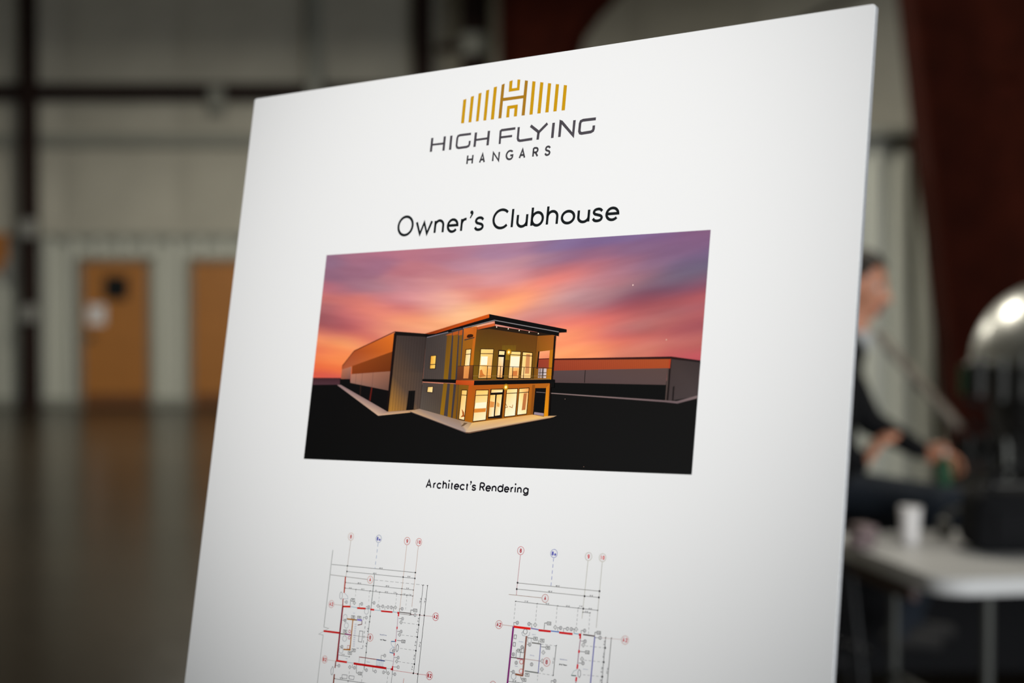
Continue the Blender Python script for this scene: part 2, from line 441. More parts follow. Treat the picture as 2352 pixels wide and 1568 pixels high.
# ================================================================== THE PRESENTATION BOARD
BW, BH, BT = 0.61, 0.914, 0.005
ROLL, YAW, LEAN = 0.03161, 0.66537, 0.19259
_u = Vector((math.cos(YAW), -math.sin(YAW), 0)); _back = Vector((math.sin(YAW), math.cos(YAW), 0))
_v = Vector((0, 0, 1)) * math.cos(LEAN) + _back * math.sin(LEAN)
BU = _u * math.cos(ROLL) + _v * math.sin(ROLL)
BV = _v * math.cos(ROLL) - _u * math.sin(ROLL)
BN = BV.cross(BU).normalized()           # pointing to the back of the board
if BN.y < 0: BN = -BN
BTL = EYE + Vector((-0.234274, 1.488102, 0.182324))
BORG = BTL + BU * (BW / 2) - BV * BH     # bottom centre of the front face
board = empty('presentation_board')
board.matrix_world = Matrix(((BU.x, BN.x, BV.x, BORG.x), (BU.y, BN.y, BV.y, BORG.y), (BU.z, BN.z, BV.z, BORG.z), (0, 0, 0, 1)))
tag(board, 'white foam presentation board with a building picture and two floor plans', 'poster')

def uv(px, py):
    """photo pixel -> metres on the board face (right from left edge, down from top edge)"""
    r = ray(px, py)
    t = (BTL - EYE).dot(BN) / r.dot(BN)
    q = EYE + r * t - BTL
    return (q.dot(BU), -q.dot(BV))
def loc(u, v, t=0.0):
    return (u - BW / 2, -t, BH - v)

# foam panel with slightly rounded corners
def rounded_rect(w, h, r, n=5):
    pts = []
    for cx_, cz_, a0 in ((w / 2 - r, h - r, 0), (-w / 2 + r, h - r, 90), (-w / 2 + r, r, 180), (w / 2 - r, r, 270)):
        for k in range(n + 1):
            a = math.radians(a0 + 90 * k / n); pts.append((cx_ + r * math.cos(a), cz_ + r * math.sin(a)))
    return pts
rr = rounded_rect(BW, BH, 0.0022)
MB().prism(rr, 0.0006, BT, 'y').build('foam_core', M['foam_edge'], board)
MB().prism(rr, 0.0, 0.0006, 'y').build('face_paper', M['foam_face'], board)

class Print:
    """flat ink shapes on the face of the board; every shape is given in pixels of a crop of the photo"""
    def __init__(self, ox=0, oy=0, sc=1.0):
        self.v = []; self.f = []; self.c = []; self.o = (ox, oy, sc); self.lay = 0.00006
    def crop(self, ox, oy, sc): self.o = (ox, oy, sc); return self
    def P(self, p):
        return uv(self.o[0] + p[0] / self.o[2], self.o[1] + p[1] / self.o[2])
    def _add(self, uvs, cols, t):
        b = len(self.v)
        self.v += [loc(a, c, t) for a, c in uvs]
        self.f.append(tuple(range(b, b + len(uvs)))); self.c.append(cols)
    def up(self, d=0.000006): self.lay += d; return self
    def poly(self, pts, col, raw=False, step=True):
        cols = col if isinstance(col, list) else [col] * len(pts)
        self._add([p if raw else self.P(p) for p in pts], [lin(c) for c in cols], self.lay)
        if step: self.up()
        return self
    def suv(self, pts, w, col, closed=False, t=None):
        """stroke of width w metres along board points"""
        t = self.lay if t is None else t
        P = [Vector(p) for p in pts]
        Q = [P[0]]
        for p in P[1:]:
            if (p - Q[-1]).length > 1e-6: Q.append(p)
        if closed and (Q[0] - Q[-1]).length < 1e-6: Q.pop()
        n = len(Q)
        if n < 2: return self
        L, R = [], []
        for i in range(n):
            a = Q[i - 1] if (i > 0 or closed) else None
            b = Q[(i + 1) % n] if (i < n - 1 or closed) else None
            d1 = (Q[i] - a).normalized() if a is not None else None
            d2 = (b - Q[i]).normalized() if b is not None else None
            if d1 is None: d1 = d2
            if d2 is None: d2 = d1
            n1 = Vector((-d1.y, d1.x)); n2 = Vector((-d2.y, d2.x))
            m = n1 + n2
            if m.length < 1e-4: m = n1
            m.normalize()
            k = min(1.0 / max(m.dot(n1), 0.25), 2.2)
            L.append(Q[i] + m * (w / 2 * k)); R.append(Q[i] - m * (w / 2 * k))
        c = lin(col)
        for i in range(n if closed else n - 1):
            j = (i + 1) % n
            self._add([tuple(L[i]), tuple(L[j]), tuple(R[j]), tuple(R[i])], [c] * 4, t)
        return self
    def line(self, pts, w_px, col, closed=False):
        return self.suv([self.P(p) for p in pts], w_px * 0.000345, col, closed)
    def dash(self, a, b, w_px, col, on=9, off=5):
        a, b = Vector(a), Vector(b); L = (b - a).length; d = (b - a) / L; s = 0; sc = self.o[2]
        while s < L:
            e = min(s + on * sc, L); self.line([tuple(a + d * s), tuple(a + d * e)], w_px, col); s = e + off * sc
        return self
    def circle(self, c, r_m, w_px, col, fill=None, n=28, t=0):
        u0, v0 = self.P(c)
        pts = [(u0 + r_m * math.cos(2 * math.pi * k / n), v0 + r_m * math.sin(2 * math.pi * k / n)) for k in range(n)]
        if fill is not None:
            l0 = self.lay; self.lay = l0 + 0.00002 + t; self.poly(pts, fill, raw=True, step=False); self.lay = l0
        if w_px > 0: self.suv(pts, w_px * 0.000345, col, True, self.lay + 0.00003 + t)
        return self
    def build(self, name, parent):
        me = bpy.data.meshes.new(name); me.from_pydata(self.v, [], self.f)
        at = me.color_attributes.new('ink', 'FLOAT_COLOR', 'CORNER')
        flat = []
        for cs in self.c:
            for c in cs: flat += [c[0], c[1], c[2], 1.0]
        at.data.foreach_set('color', flat)
        return link_mesh(name, me, M['ink'], parent)

# ---------------------------------------------------------------- a small stroke alphabet (unit boxes)
def arc(cx_, cy_, rx, ry, a0, a1, n=16):
    return [(cx_ + rx * math.cos(math.radians(a0 + (a1 - a0) * k / n)), cy_ + ry * math.sin(math.radians(a0 + (a1 - a0) * k / n))) for k in range(n + 1)]
def spline(pts, n=8):
    out = []
    P = [pts[0]] + list(pts) + [pts[-1]]
    for i in range(1, len(P) - 2):
        p0, p1, p2, p3 = P[i - 1], P[i], P[i + 1], P[i + 2]
        for k in range(n):
            t = k / n
            out.append(tuple(0.5 * ((2 * p1[j]) + (-p0[j] + p2[j]) * t + (2 * p0[j] - 5 * p1[j] + 4 * p2[j] - p3[j]) * t * t + (-p0[j] + 3 * p1[j] - 3 * p2[j] + p3[j]) * t ** 3) for j in (0, 1)))
    out.append(pts[-1]); return out
X_ = 0.71     # x-height over ascender
SS = spline([(.95, .80), (.78, .95), (.5, 1.0), (.2, .93), (.08, .75), (.2, .59), (.5, .51), (.82, .42), (.95, .25), (.82, .07), (.5, 0), (.2, .05), (.02, .22)])
GL = {   # box height 1 = the glyph's own height (x-height letters: x-height)
 'O': [arc(.5, .5, .5, .5, 0, 360, 40)], 'o': [arc(.5, .5, .5, .5, 0, 360, 36)],
 'w': [[(0, 1), (.27, 0), (.5, .92), (.73, 0), (1, 1)]],
 'n': [[(0, 0), (0, 1)], [(0, .50)] + arc(.5, .58, .5, .42, 175, 0, 16) + [(1, 0)]],
 'u': [[(1, 1), (1, 0)], [(0, 1), (0, .42)] + arc(.5, .42, .5, .42, 180, 355, 16)],
 'e': [[(.02, .52), (1, .52)] + arc(.5, .5, .5, .5, 3, 322, 34)],
 'r': [[(0, 0), (0, 1)], [(0, .55)] + arc(.75, .55, .75, .42, 175, 80, 10)],
 's': [SS], 'S': [SS],
 'C': [arc(.56, .5, .56, .5, 42, 318, 36)], 'c': [arc(.55, .5, .55, .5, 40, 320, 32)],
 'l': [[(.5, 0), (.5, 1)]], 'I': [[(.5, 0), (.5, 1)]],
 'b': [[(0, 0), (0, 1)], arc(.5, X_ / 2, .5, X_ / 2, 0, 360, 32)],
 'd': [[(1, 0), (1, 1)], arc(.5, X_ / 2, .5, X_ / 2, 0, 360, 32)],
 'h': [[(0, 0), (0, 1)], [(0, .36)] + arc(.5, .41, .5, .30, 175, 0, 16) + [(1, 0)]],
 'A': [[(0, 0), (.5, 1), (1, 0)], [(.17, .33), (.83, .33)]],
 'i': [[(.5, 0), (.5, X_)]], 't': [[(.42, .9), (.42, .16)] + arc(.75, .16, .33, .16, 180, 285, 8), [(0, .68), (.95, .68)]],
 'R': [[(0, 0), (0, 1)], [(0, 1), (.45, 1)] + arc(.5, .74, .46, .26, 90, -90, 14) + [(0, .48)], [(.48, .48), (1, 0)]],
 'g': [arc(.5, .63, .5, .37, 0, 360, 30), [(1, 1), (1, .22)] + arc(.5, .22, .5, .22, 0, -155, 16)],
 'H': [[(0, 0), (0, 1)], [(1, 0), (1, 1)], [(0, .5), (1, .5)]],
 'N': [[(0, 0), (0, 1), (1, 0), (1, 1)]],
 'G': [arc(.56, .5, .56, .5, 45, 315, 30), [(.62, .45), (1, .45), (.97, .13)]],
 'B': [[(0, 0), (0, 1)], [(0, 1), (.5, 1)] + arc(.55, .76, .4, .24, 90, -90, 12) + [(0, .52)], [(.5, .52)] + arc(.55, .26, .45, .26, 90, -90, 12) + [(0, 0)]],
 'a': [arc(.45, .35, .45, .35, 0, 360, 20), [(.95, .72), (.95, 0)]],
 'F': [[(0, 0), (0, 1), (1, 1)], [(0, .52), (.85, .52)]], 'L': [[(0, 1), (0, 0), (1, 0)]],
 '8': [arc(.5, .75, .42, .25, 0, 360, 20), arc(.5, .26, .5, .26, 0, 360, 22)],
 '9': [arc(.5, .68, .48, .32, 0, 360, 20), [(.98, .7)] + spline([(.98, .66), (.9, .25), (.6, .02), (.15, .05)])],
 '1': [[(.1, .75), (.55, 1), (.55, 0)]], '0': [arc(.5, .5, .5, .5, 0, 360, 24)],
 '2': [spline([(.02, .72), (.15, .95), (.5, 1.0), (.9, .9), (.92, .65), (.6, .35), (.02, 0)]) + [(1, 0)]],
 '3': [spline([(.05, .85), (.4, 1), (.85, .85), (.8, .6), (.4, .53)]), spline([(.4, .53), (.9, .4), (.9, .12), (.45, 0), (.02, .15)])],
 '4': [[(.75, 0), (.75, 1), (0, .3), (1, .3)]], '5': [[(.9, 1), (.15, 1), (.1, .55)] + spline([(.1, .55), (.6, .62), (.98, .35), (.7, .03), (.02, .08)])],
 '6': [arc(.5, .32, .48, .32, 0, 360, 20), spline([(.02, .34), (.1, .75), (.4, .98), (.85, .95)])], '7': [[(0, 1), (1, 1), (.35, 0)]],
 '-': [[(0, .45), (1, .45)]], "'": [[(.5, 1), (.5, .7)]], '"': [[(.25, 1), (.25, .7)], [(.75, 1), (.75, .7)]], '.': [[(.5, 0), (.5, .1)]],
 'f': [[(.3, 0), (.3, .85), (.9, 1)], [(0, .65), (.8, .65)]], 'm': [[(0, 0), (0, .7), (.5, .6), (.5, 0)], [(.5, .6), (1, .6), (1, 0)]],
 'y': [[(0, .7), (.5, .05)], [(1, .7), (.3, -.25)]], 'v': [[(0, .7), (.5, 0), (1, .7)]], 'P': [[(0, 0), (0, 1), (.5, 1)] + arc(.5, .75, .45, .25, 90, -90, 10) + [(0, .5)]],
 'X': [[(0, 0), (1, 1)], [(0, 1), (1, 0)]], 'K': [[(0, 0), (0, 1)], [(.9, 1), (.05, .45), (1, 0)]], 'T': [[(.5, 0), (.5, 1)], [(0, 1), (1, 1)]],
 'k': [[(0, 0), (0, 1)], [(.9, .7), (.1, .3), (1, 0)]], 'x': [[(0, 0), (1, .7)], [(0, .7), (1, 0)]],
}
def glyph(pr, ch, u0, u1, vb, h, sw, col, slope=0.0):
    """stroke a letter: outer box u0..u1 wide, standing on v=vb, h tall, stroke width sw (metres)"""
    a, b = u0 + sw / 2, u1 - sw / 2
    if b < a: a = b = (u0 + u1) / 2
    for pl in GL[ch]:
        pts = []
        for x, y in pl:
            uu = a + (b - a) * x; vv = vb - sw / 2 - (h - sw) * y + slope * (uu - u0)
            pts.append((uu, vv))
        closed = len(pts) > 8 and (Vector(pts[0]) - Vector(pts[-1])).length < 1e-5
        pr.suv(pts, sw, col, closed)
def word(pr, text, c, h, col, sw=None, wid=0.62, gap=0.22, rot=0.0, center=True):
    """tiny running text centred on crop point c, h metres tall"""
    sw = sw or h * 0.16
    cell = {' ': .35, "'": .22, '"': .32, '1': .45, 'I': .2, 'l': .2, 'i': .2, '.': .2, 't': .4, '-': .38}
    ws = [cell.get(ch, wid) * h for ch in text]
    tot = sum(ws) + gap * h * (len(text) - 1)
    u0, v0 = pr.P(c); x = -tot / 2 if center else 0
    tmp = Print(); tmp.lay = pr.lay
    for ch, w in zip(text, ws):
        if ch != ' ':
            low = ch in 'oaecnurswvxz'
            glyph(tmp, ch, x, x + w, h / 2, h * (.7 if low else 1), sw, col)
        x += w + gap * h
    ca, sa = math.cos(rot), math.sin(rot)
    off = len(pr.v)
    for (X, T, Z) in tmp.v:
        a, b = X + BW / 2, BH - Z
        pr.v.append(loc(u0 + a * ca - b * sa, v0 + a * sa + b * ca, -T + 0))
    pr.f += [tuple(i + off for i in f) for f in tmp.f]; pr.c += tmp.c

INK = (24, 22, 26)
# ---------------------------------------------------------------- logo mark
lg = Print(940, 160, 4.704)
GOLD, BRONZE = (196, 146, 14), (163, 116, 28)
bars = [((585, 325), (618, 315), (592, 578), (560, 580)), ((667, 292), (700, 282), (671, 568), (640, 570)), ((750, 258), (782, 248), (750, 556), (720, 560)),
        ((832, 224), (865, 215), (832, 547), (801, 550)), ((915, 190), (949, 181), (915, 536), (881, 540)),
        ((1331, 124), (1365, 128), (1333, 483), (1299, 487)), ((1416, 134), (1450, 138), (1419, 471), (1384, 474)), ((1500, 145), (1534, 148), (1505, 460), (1470, 463)),
        ((1585, 155), (1619, 158), (1592, 449), (1557, 452)), ((1671, 165), (1705, 169), (1681, 438), (1646, 441))]
for b_ in bars: lg.poly(list(b_), GOLD, step=False)
lg.poly([(1084, 125), (1118, 113), (1110, 202), (1165, 195), (1170, 106), (1201, 107), (1190, 222), (1075, 240)], GOLD, step=False)
lg.poly([(1060, 392), (1174, 376), (1163, 503), (1130, 507), (1138, 416), (1086, 424), (1080, 514), (1047, 517)], GOLD, step=False)
lg.poly([(1000, 162), (1032, 150), (995, 524), (963, 527)], BRONZE, step=False)
lg.poly([(1251, 115), (1283, 119), (1247, 493), (1214, 496)], BRONZE, step=False)
lg.up(); lg.poly([(1015, 305), (1240, 275), (1237, 308), (1012, 340)], BRONZE)
lg.build('logo_mark', board)

# ---------------------------------------------------------------- logo lettering, digitised
lt = Print(940, 160, 4.704)
SL = (74, 70, 76)
def S(pts, w=7.0, col=SL): lt.line(pts, w, col)
# HIGH
S([(250, 737), (234, 888)]); S([(385, 720), (370, 875)]); S([(243, 812), (378, 796)], 5.0)
S([(456, 712), (441, 866)])
S([(668, 693), (548, 708), (528, 718), (520, 738), (511, 820), (518, 840), (535, 846), (620, 834), (642, 824), (650, 806), (655, 768)], 5.8)
S([(722, 678), (705, 834)]); S([(862, 660), (846, 818)]); S([(714, 760), (855, 740)], 5.2)
# FLYING
S([(1147, 634), (1000, 654), (988, 664), (977, 803)], 6.0); S([(984, 732), (1112, 716)], 5.4)
S([(1184, 620), (1173, 742), (1180, 762), (1198, 768), (1330, 748)], 6.2)
S([(1312, 605), (1400, 675), (1494, 580)], 6.8); S([(1398, 672), (1387, 756)], 7.2)
S([(1561, 573), (1545, 738)], 7.2)
S([(1622, 727), (1637, 562), (1648, 566), (1770, 708), (1786, 545)], 7.0)
S([(2017, 530), (1880, 546), (1855, 558), (1846, 582), (1838, 664), (1846, 684), (1864, 688), (1962, 672), (1985, 658), (1992, 640), (1995, 602)], 6.8)
# HANGARS: letters standing on a measured baseline
def row_text(pr, text, ext, base, h_px, sw_px, col, heights, slope):
    """ext: left/right crop x of every letter at mid-height; base: two baseline points (crop)"""
    (xa, ya), (xb, yb) = base
    def by(x): return ya + (yb - ya) * (x - xa) / (xb - xa)
    for ch, (l, r) in zip(text, ext):
        if ch == ' ': continue
        hh = heights.get(ch, 1.0) * h_px
        xm = (l + r) / 2
        u_l = pr.P((l, by(l) - hh / 2))[0]; u_r = pr.P((r, by(r) - hh / 2))[0]
        vb = pr.P((xm, by(xm)))[1]; vt = pr.P((xm, by(xm) - hh))[1]
        v_l = vb
        dv = {'g': .34}.get(ch, 0.0)
        glyph(pr, ch, u_l, u_r, vb + dv * (vb - vt), (vb - vt) * (1 + dv), sw_px * 0.000345, col, 0.0)
row_text(lt, 'HANGARS', [(620, 692), (757, 822), (897, 978), (1042, 1126), (1186, 1258), (1332, 1398), (1462, 1530)], ((620, 1030), (1530, 928)), 112, 4.6, (66, 64, 68), {}, 0)
lt.build('logo_lettering', board)

# ---------------------------------------------------------------- heading and caption
hd = Print(880, 440, 3.92)
xh = 0.70
row_text(hd, "Owner s Clubhouse".replace(' s', 's'), [(130, 275), (290, 445), (459, 550), (574, 678), (697, 762), (819, 912), (0, 0),
         (985, 1132), (1153, 1177), (1200, 1304), (1332, 1450), (1471, 1580), (1600, 1730), (1748, 1862), (1879, 1985), (2001, 2127)],
         ((320, 394), (1845, 282)), 188, 6.4, (22, 26, 28), {'w': xh, 'n': xh, 'e': xh, 'r': xh, 's': xh, 'u': xh, 'o': xh}, 0)
def apostrophe(pr, x, y, s, col):
    pr.circle((x, y), 0.000345 * s * 0.55 / pr.o[2] * 1.0, 0, col, fill=col, n=14)
    pr.poly([(x + s * .52, y - s * .1), (x + s * .40, y + s * .5), (x - s * .35, y + s * 1.75), (x - s * .60, y + s * 1.6), (x - s * .05, y + s * .45)], col)
apostrophe(hd, 799, 186, 32, (22, 28, 28))
hd.build('heading_lettering', board)
cp = Print(940, 1080, 7.35)
row_text(cp, 'Architects Rendering', [(283, 382), (404, 458), (464, 545), (563, 638), (658, 678), (697, 747), (754, 845), (853, 940), (952, 1005), (1052, 1132), (0, 0),
         (1188, 1280), (1287, 1380), (1392, 1474), (1490, 1590), (1600, 1690), (1708, 1768), (1780, 1802), (1820, 1900), (1920, 2016)],
         ((380, 306), (1890, 390)), 155, 3.5, (24, 22, 30), {'r': .70, 'c': .70, 'e': .70, 's': .70, 'n': .70, 'g': .70, 't': .92}, 0)
for x, y in ((678, 176), (1797, 234)):
    cp.circle((x, y), 0.00078, 0, INK, fill=(24, 22, 30), n=12)
apostrophe(cp, 1043, 194, 31, (24, 22, 30))
cp.build('caption_lettering', board)

# ---------------------------------------------------------------- the printed picture
PIC = [uv(749.5, 586.8), uv(1632.8, 526.4), uv(1588.6, 1090.4), uv(698.7, 1053.1)]
pu0 = (PIC[0][0] + PIC[3][0]) / 2; pu1 = (PIC[1][0] + PIC[2][0]) / 2
pv0 = (PIC[0][1] + PIC[1][1]) / 2; pv1 = (PIC[2][1] + PIC[3][1]) / 2
PWd, PHt = pu1 - pu0, pv1 - pv0
LS = """330,420,142,106,130 330,600,140,98,120 600,400,160,105,125 600,550,150,102,122 850,450,158,108,130 900,330,172,108,128 1200,320,180,115,130 1200,520,180,112,122
1500,350,175,115,132 1500,560,185,120,128 1800,280,172,120,140 1800,480,178,128,145 2100,280,160,120,145 2250,350,162,124,150 2100,500,190,140,152 280,720,180,105,118
450,750,170,108,122 600,700,155,108,125 850,720,165,118,130 1100,680,185,125,135 1300,700,200,135,140 1500,680,212,148,145 1700,640,205,138,138 1850,680,205,125,125
2050,640,210,148,150 2250,680,205,140,145 280,830,200,115,110 500,850,210,120,112 700,860,215,125,115 900,830,200,125,130 1150,830,205,135,140 1400,850,218,150,145
1600,850,228,165,150 1800,800,230,160,140 1950,800,225,135,118 2040,800,215,118,105 2200,780,230,135,115 2300,800,240,150,115 300,920,165,100,105 500,960,200,110,110
700,960,220,125,108 900,960,225,130,115 1100,960,195,110,115 1250,980,205,118,112 1450,960,222,150,140 1700,930,238,180,150 1900,930,245,175,130 2200,900,250,165,110
300,1060,150,85,92 500,1060,185,100,105 700,1030,205,115,110 900,1030,235,140,115 1150,1030,240,145,105 1300,1060,240,150,110 1500,1030,242,175,130 1800,1010,248,190,140
2000,960,248,180,125 280,1150,160,85,90 500,1150,170,88,95 700,1130,205,110,105 900,1130,220,130,115 1100,1100,240,160,120 1300,1150,240,165,125 1500,1130,245,170,120
250,1220,215,120,100 500,1240,190,95,90 750,1230,200,105,98 950,1190,235,150,115 1200,1200,232,145,115 230,1300,245,150,100 500,1310,248,165,105 650,1290,225,125,95
200,1390,225,110,80 400,1390,235,130,80 200,1480,240,130,80 400,1500,245,140,80 170,1560,238,110,65 400,1600,240,115,65 180,1680,220,90,70 360,1700,205,85,78"""
RS = """100,300,170,125,150 400,250,145,110,140 600,220,125,105,145 850,200,125,100,140 1100,180,120,98,140 1400,150,122,98,140 1700,140,125,95,135 2000,120,128,92,128
2200,100,128,90,120 2200,200,125,90,125 2000,250,125,92,125 2200,350,115,92,125 100,450,185,135,145 400,430,160,120,140 700,380,140,102,130 1000,350,145,100,125
1300,300,132,98,128 1600,280,128,95,125 1900,320,125,95,125 100,570,205,140,145 400,550,185,115,120 700,510,178,105,112 1000,460,170,105,118 1300,450,150,102,122
1600,450,130,98,125 1900,480,115,98,125 2150,480,105,95,120 100,720,235,150,130 400,680,228,130,115 650,610,225,125,115 850,590,205,125,125 1050,560,180,120,130
1250,560,165,115,130 1500,550,140,105,125 1900,580,112,100,120 2150,580,108,92,112 50,850,252,165,110 300,810,245,150,110 500,740,215,140,130 700,690,200,135,135
900,680,185,130,135 1150,650,178,115,122 1350,640,165,112,118 1600,640,130,102,118 1900,650,108,88,108 2150,640,125,78,98 100,950,250,160,110 350,870,225,155,135
600,810,195,145,145 850,800,180,138,142 1050,780,175,125,130 1300,740,145,110,120 1600,730,112,78,98 1900,740,120,75,95 2150,730,130,78,98 150,1030,225,150,130
400,960,205,145,135 650,960,195,130,130 900,890,170,125,130 1100,870,160,115,122 1350,830,130,80,98 1600,820,125,72,88 1900,830,130,75,90 2150,810,180,88,92
300,1010,190,120,125 650,1030,215,125,115 850,960,180,112,118 1050,950,155,92,105 1300,900,145,75,88 1500,880,150,78,85 1750,900,180,90,90 2000,860,185,92,90
2150,900,160,92,102 400,1070,210,120,110 700,1090,235,125,105 900,1050,215,112,105 1100,1000,200,105,100 1300,970,175,88,92 1600,950,150,85,92 1850,950,140,88,95
2150,980,180,95,98 800,1180,240,135,105 1000,1100,232,120,105 1250,1080,200,105,100 1500,1020,185,100,98 1800,1030,165,98,100 2100,1080,165,80,88 650,1250,250,160,110
800,1250,248,150,105 1000,1200,215,110,100 1200,1160,185,120,115 1450,1140,165,118,115 1700,1100,200,112,105 1950,1080,175,100,100 650,1340,240,130,95 900,1280,235,125,100
1100,1260,200,95,95 1300,1210,190,90,92 1550,1180,150,85,88 1900,1180,150,78,85 2100,1160,140,75,85 650,1400,250,165,105 900,1370,250,160,105 1100,1350,225,120,95
1350,1300,215,110,95 1600,1250,190,92,90 1900,1220,180,85,88 2100,1200,165,85,92 750,1460,245,150,98 1000,1430,245,150,105 1300,1400,205,120,100 1600,1310,205,125,110
1900,1290,195,115,105 2120,1260,190,105,100 1500,1440,205,120,100 1800,1420,190,90,90 2100,1350,175,95,90 2080,1450,185,80,88"""
ctrl = []
for txt, ox in ((LS, 690.0), (RS, 1160.0)):
    for tok in txt.split():
        x, y, r, g, b = map(float, tok.split(','))
        a, c = uv(ox + x / 4.751, 510 + y / 4.751)
        ctrl.append(((a - pu0) / PHt, (c - pv0) / PHt, *lin((r, g, b))))
ctrl = np.array(ctrl)
NXg, NYg, TMAX = 200, 130, 0.66
asp = PWd / PHt
gx, gy = np.meshgrid(np.linspace(0, asp, NXg + 1), np.linspace(0, TMAX, NYg + 1))
Q = np.stack([gx.ravel(), gy.ravel()], 1)
KX, KS = [0, .7, 1.25, asp], [0.12, 0.06, -0.16, -0.17]
slp = np.interp(Q[:, 0], KX, KS)      # streak slope
dx = Q[:, None, 0] - ctrl[None, :, 0]; dy = Q[:, None, 1] - ctrl[None, :, 1]
al = dx + dy * slp[:, None]; ac = dy - dx * slp[:, None]
wgt = np.exp(-0.5 * ((al / 0.075) ** 2 + (ac / 0.021) ** 2)) + 1e-5 * np.exp(-0.5 * ((al / 0.4) ** 2 + (ac / 0.2) ** 2)) + 1e-12
rgb = (wgt @ ctrl[:, 2:]) / wgt.sum(1, keepdims=True)
fine = np.linspace(0, asp, 400); cum = np.concatenate([[0], np.cumsum(np.interp(fine[1:], KX, KS)) * (fine[1] - fine[0])])
for i in range(len(Q)):
    a = Q[i, 0]; c = Q[i, 1] - np.interp(Q[i, 0], fine, cum)
    nz = noise.fractal(Vector((a * 2.2, c * 17, 3.1)), 1.0, 2.0, 4) * 0.10 + noise.fractal(Vector((a * 5, c * 48, 7.7)), 1.0, 2.0, 3) * 0.06
    rgb[i] *= (1 + nz * np.array([.7, 1.0, .9]))
sky_v = [loc(pu0 + q[0] * PHt, pv0 + q[1] * PHt, 0.00005) for q in Q]
sky_f = [(j * (NXg + 1) + i, j * (NXg + 1) + i + 1, (j + 1) * (NXg + 1) + i + 1, (j + 1) * (NXg + 1) + i) for j in range(NYg) for i in range(NXg)]
me = bpy.data.meshes.new('printed_picture'); me.from_pydata(sky_v, [], sky_f)
at = me.color_attributes.new('ink', 'FLOAT_COLOR', 'POINT')
at.data.foreach_set('color', np.concatenate([np.clip(rgb, 0, 1), np.ones((len(Q), 1))], 1).ravel())
picture = link_mesh('printed_picture', me, M['ink'], board)

pc = Print(690, 700, 4.126); pc.lay = 0.00007
# ground
def clampu(pr, pts): return pts
gb = [(pu0, pv0 + PHt * .655), (pu1, pv0 + PHt * .655), (pu1, pv1), (pu0, pv1)]
hz_l = pc.P((130, 690)); gl = pc.P((125, 757))
pc.poly([(pu0, hz_l[1]), (pc.P((400, 690))[0], pc.P((400, 692))[1]), (pc.P((400, 757))[0], pc.P((400, 757))[1]), (pu0, gl[1])], [(62, 34, 40), (62, 34, 40), (78, 48, 56), (78, 50, 58)], raw=True)
pc.poly([(pu0, gl[1]), (pc.P((400, 755))[0], pc.P((400, 755))[1]), (pc.P((900, 755))[0], pv0 + PHt * .64), (pu1, pv0 + PHt * .62), (pu1, pv1), (pu0, pv1)],
        [(12, 11, 12), (12, 11, 12), (14, 12, 12), (17, 16, 16), (19, 19, 19), (11, 11, 11)], raw=True)
pc.build('printed_ground', picture)

ph = Print(690, 700, 4.126); ph.lay = 0.0001
# long left hangar
ph.poly([(393, 590), (510, 440), (897, 262), (885, 440), (486, 582), (395, 612)], [(150, 66, 32), (165, 74, 36), (222, 112, 36), (200, 98, 32), (172, 78, 34), (165, 85, 55)])
ph.poly([(490, 580), (885, 437), (866, 630), (487, 657)], [(138, 62, 24), (122, 58, 20), (104, 46, 16), (128, 56, 22)])
ph.poly([(395, 612), (486, 584), (475, 702), (384, 702)], [(176, 108, 80), (170, 112, 92), (120, 82, 76), (150, 88, 66)])
ph.poly([(482, 656), (860, 628), (836, 812), (474, 738)], [(176, 118, 96), (142, 94, 74), (104, 74, 64), (150, 108, 94)])
for x0, y0, x1, y1 in ((690, 640, 680, 780), (588, 648, 580, 760), (530, 652, 522, 748)): ph.line([(x0, y0), (x1, y1)], .8, (96, 68, 58))
ph.poly([(376, 702), (474, 702), (474, 738), (836, 812), (826, 1012), (374, 766)], (13, 11, 12))
ph.poly([(672, 780), (684, 782), (664, 912), (652, 906)], (92, 26, 20)); ph.poly([(566, 762), (578, 764), (572, 862), (562, 856)], (38, 24, 20))
ph.line([(396, 580), (508, 438)], 1.6, (70, 30, 20)); ph.line([(508, 438), (892, 256)], 2.6, (112, 44, 22))
# kerb and path
ph.poly([(348, 758), (384, 758), (828, 1012), (738, 1050)], [(150, 122, 122), (140, 112, 112), (150, 122, 112), (205, 168, 142)])
ph.poly([(738, 1050), (828, 1012), (1075, 994), (1140, 984), (1072, 1016)], [(208, 172, 145), (160, 128, 110), (180, 140, 105), (150, 122, 110), (205, 158, 110)])
# grey end wall of the left hangar
ph.poly([(905, 285), (1196, 300), (1166, 640), (858, 640)], [(66, 54, 50), (56, 46, 44), (66, 56, 52), (94, 70, 52)])
ph.poly([(858, 640), (1166, 640), (1138, 986), (832, 1012)], [(94, 70, 52), (72, 60, 54), (84, 68, 60), (176, 122, 48)])
for x in range(880, 1190, 26):
    ph.line([(x + 24, 296), (x - 34, 1000)], .55, (48, 38, 34))
ph.poly([(1027, 814), (1090, 811), (1074, 994), (1004, 998)], (14, 12, 12))
ph.poly([(893, 250), (1200, 274), (1200, 304), (903, 288)], (20, 16, 15)); ph.poly([(890, 262), (914, 286), (835, 1010), (815, 1008)], (24, 14, 13))
ph.build('printed_hangar', picture)
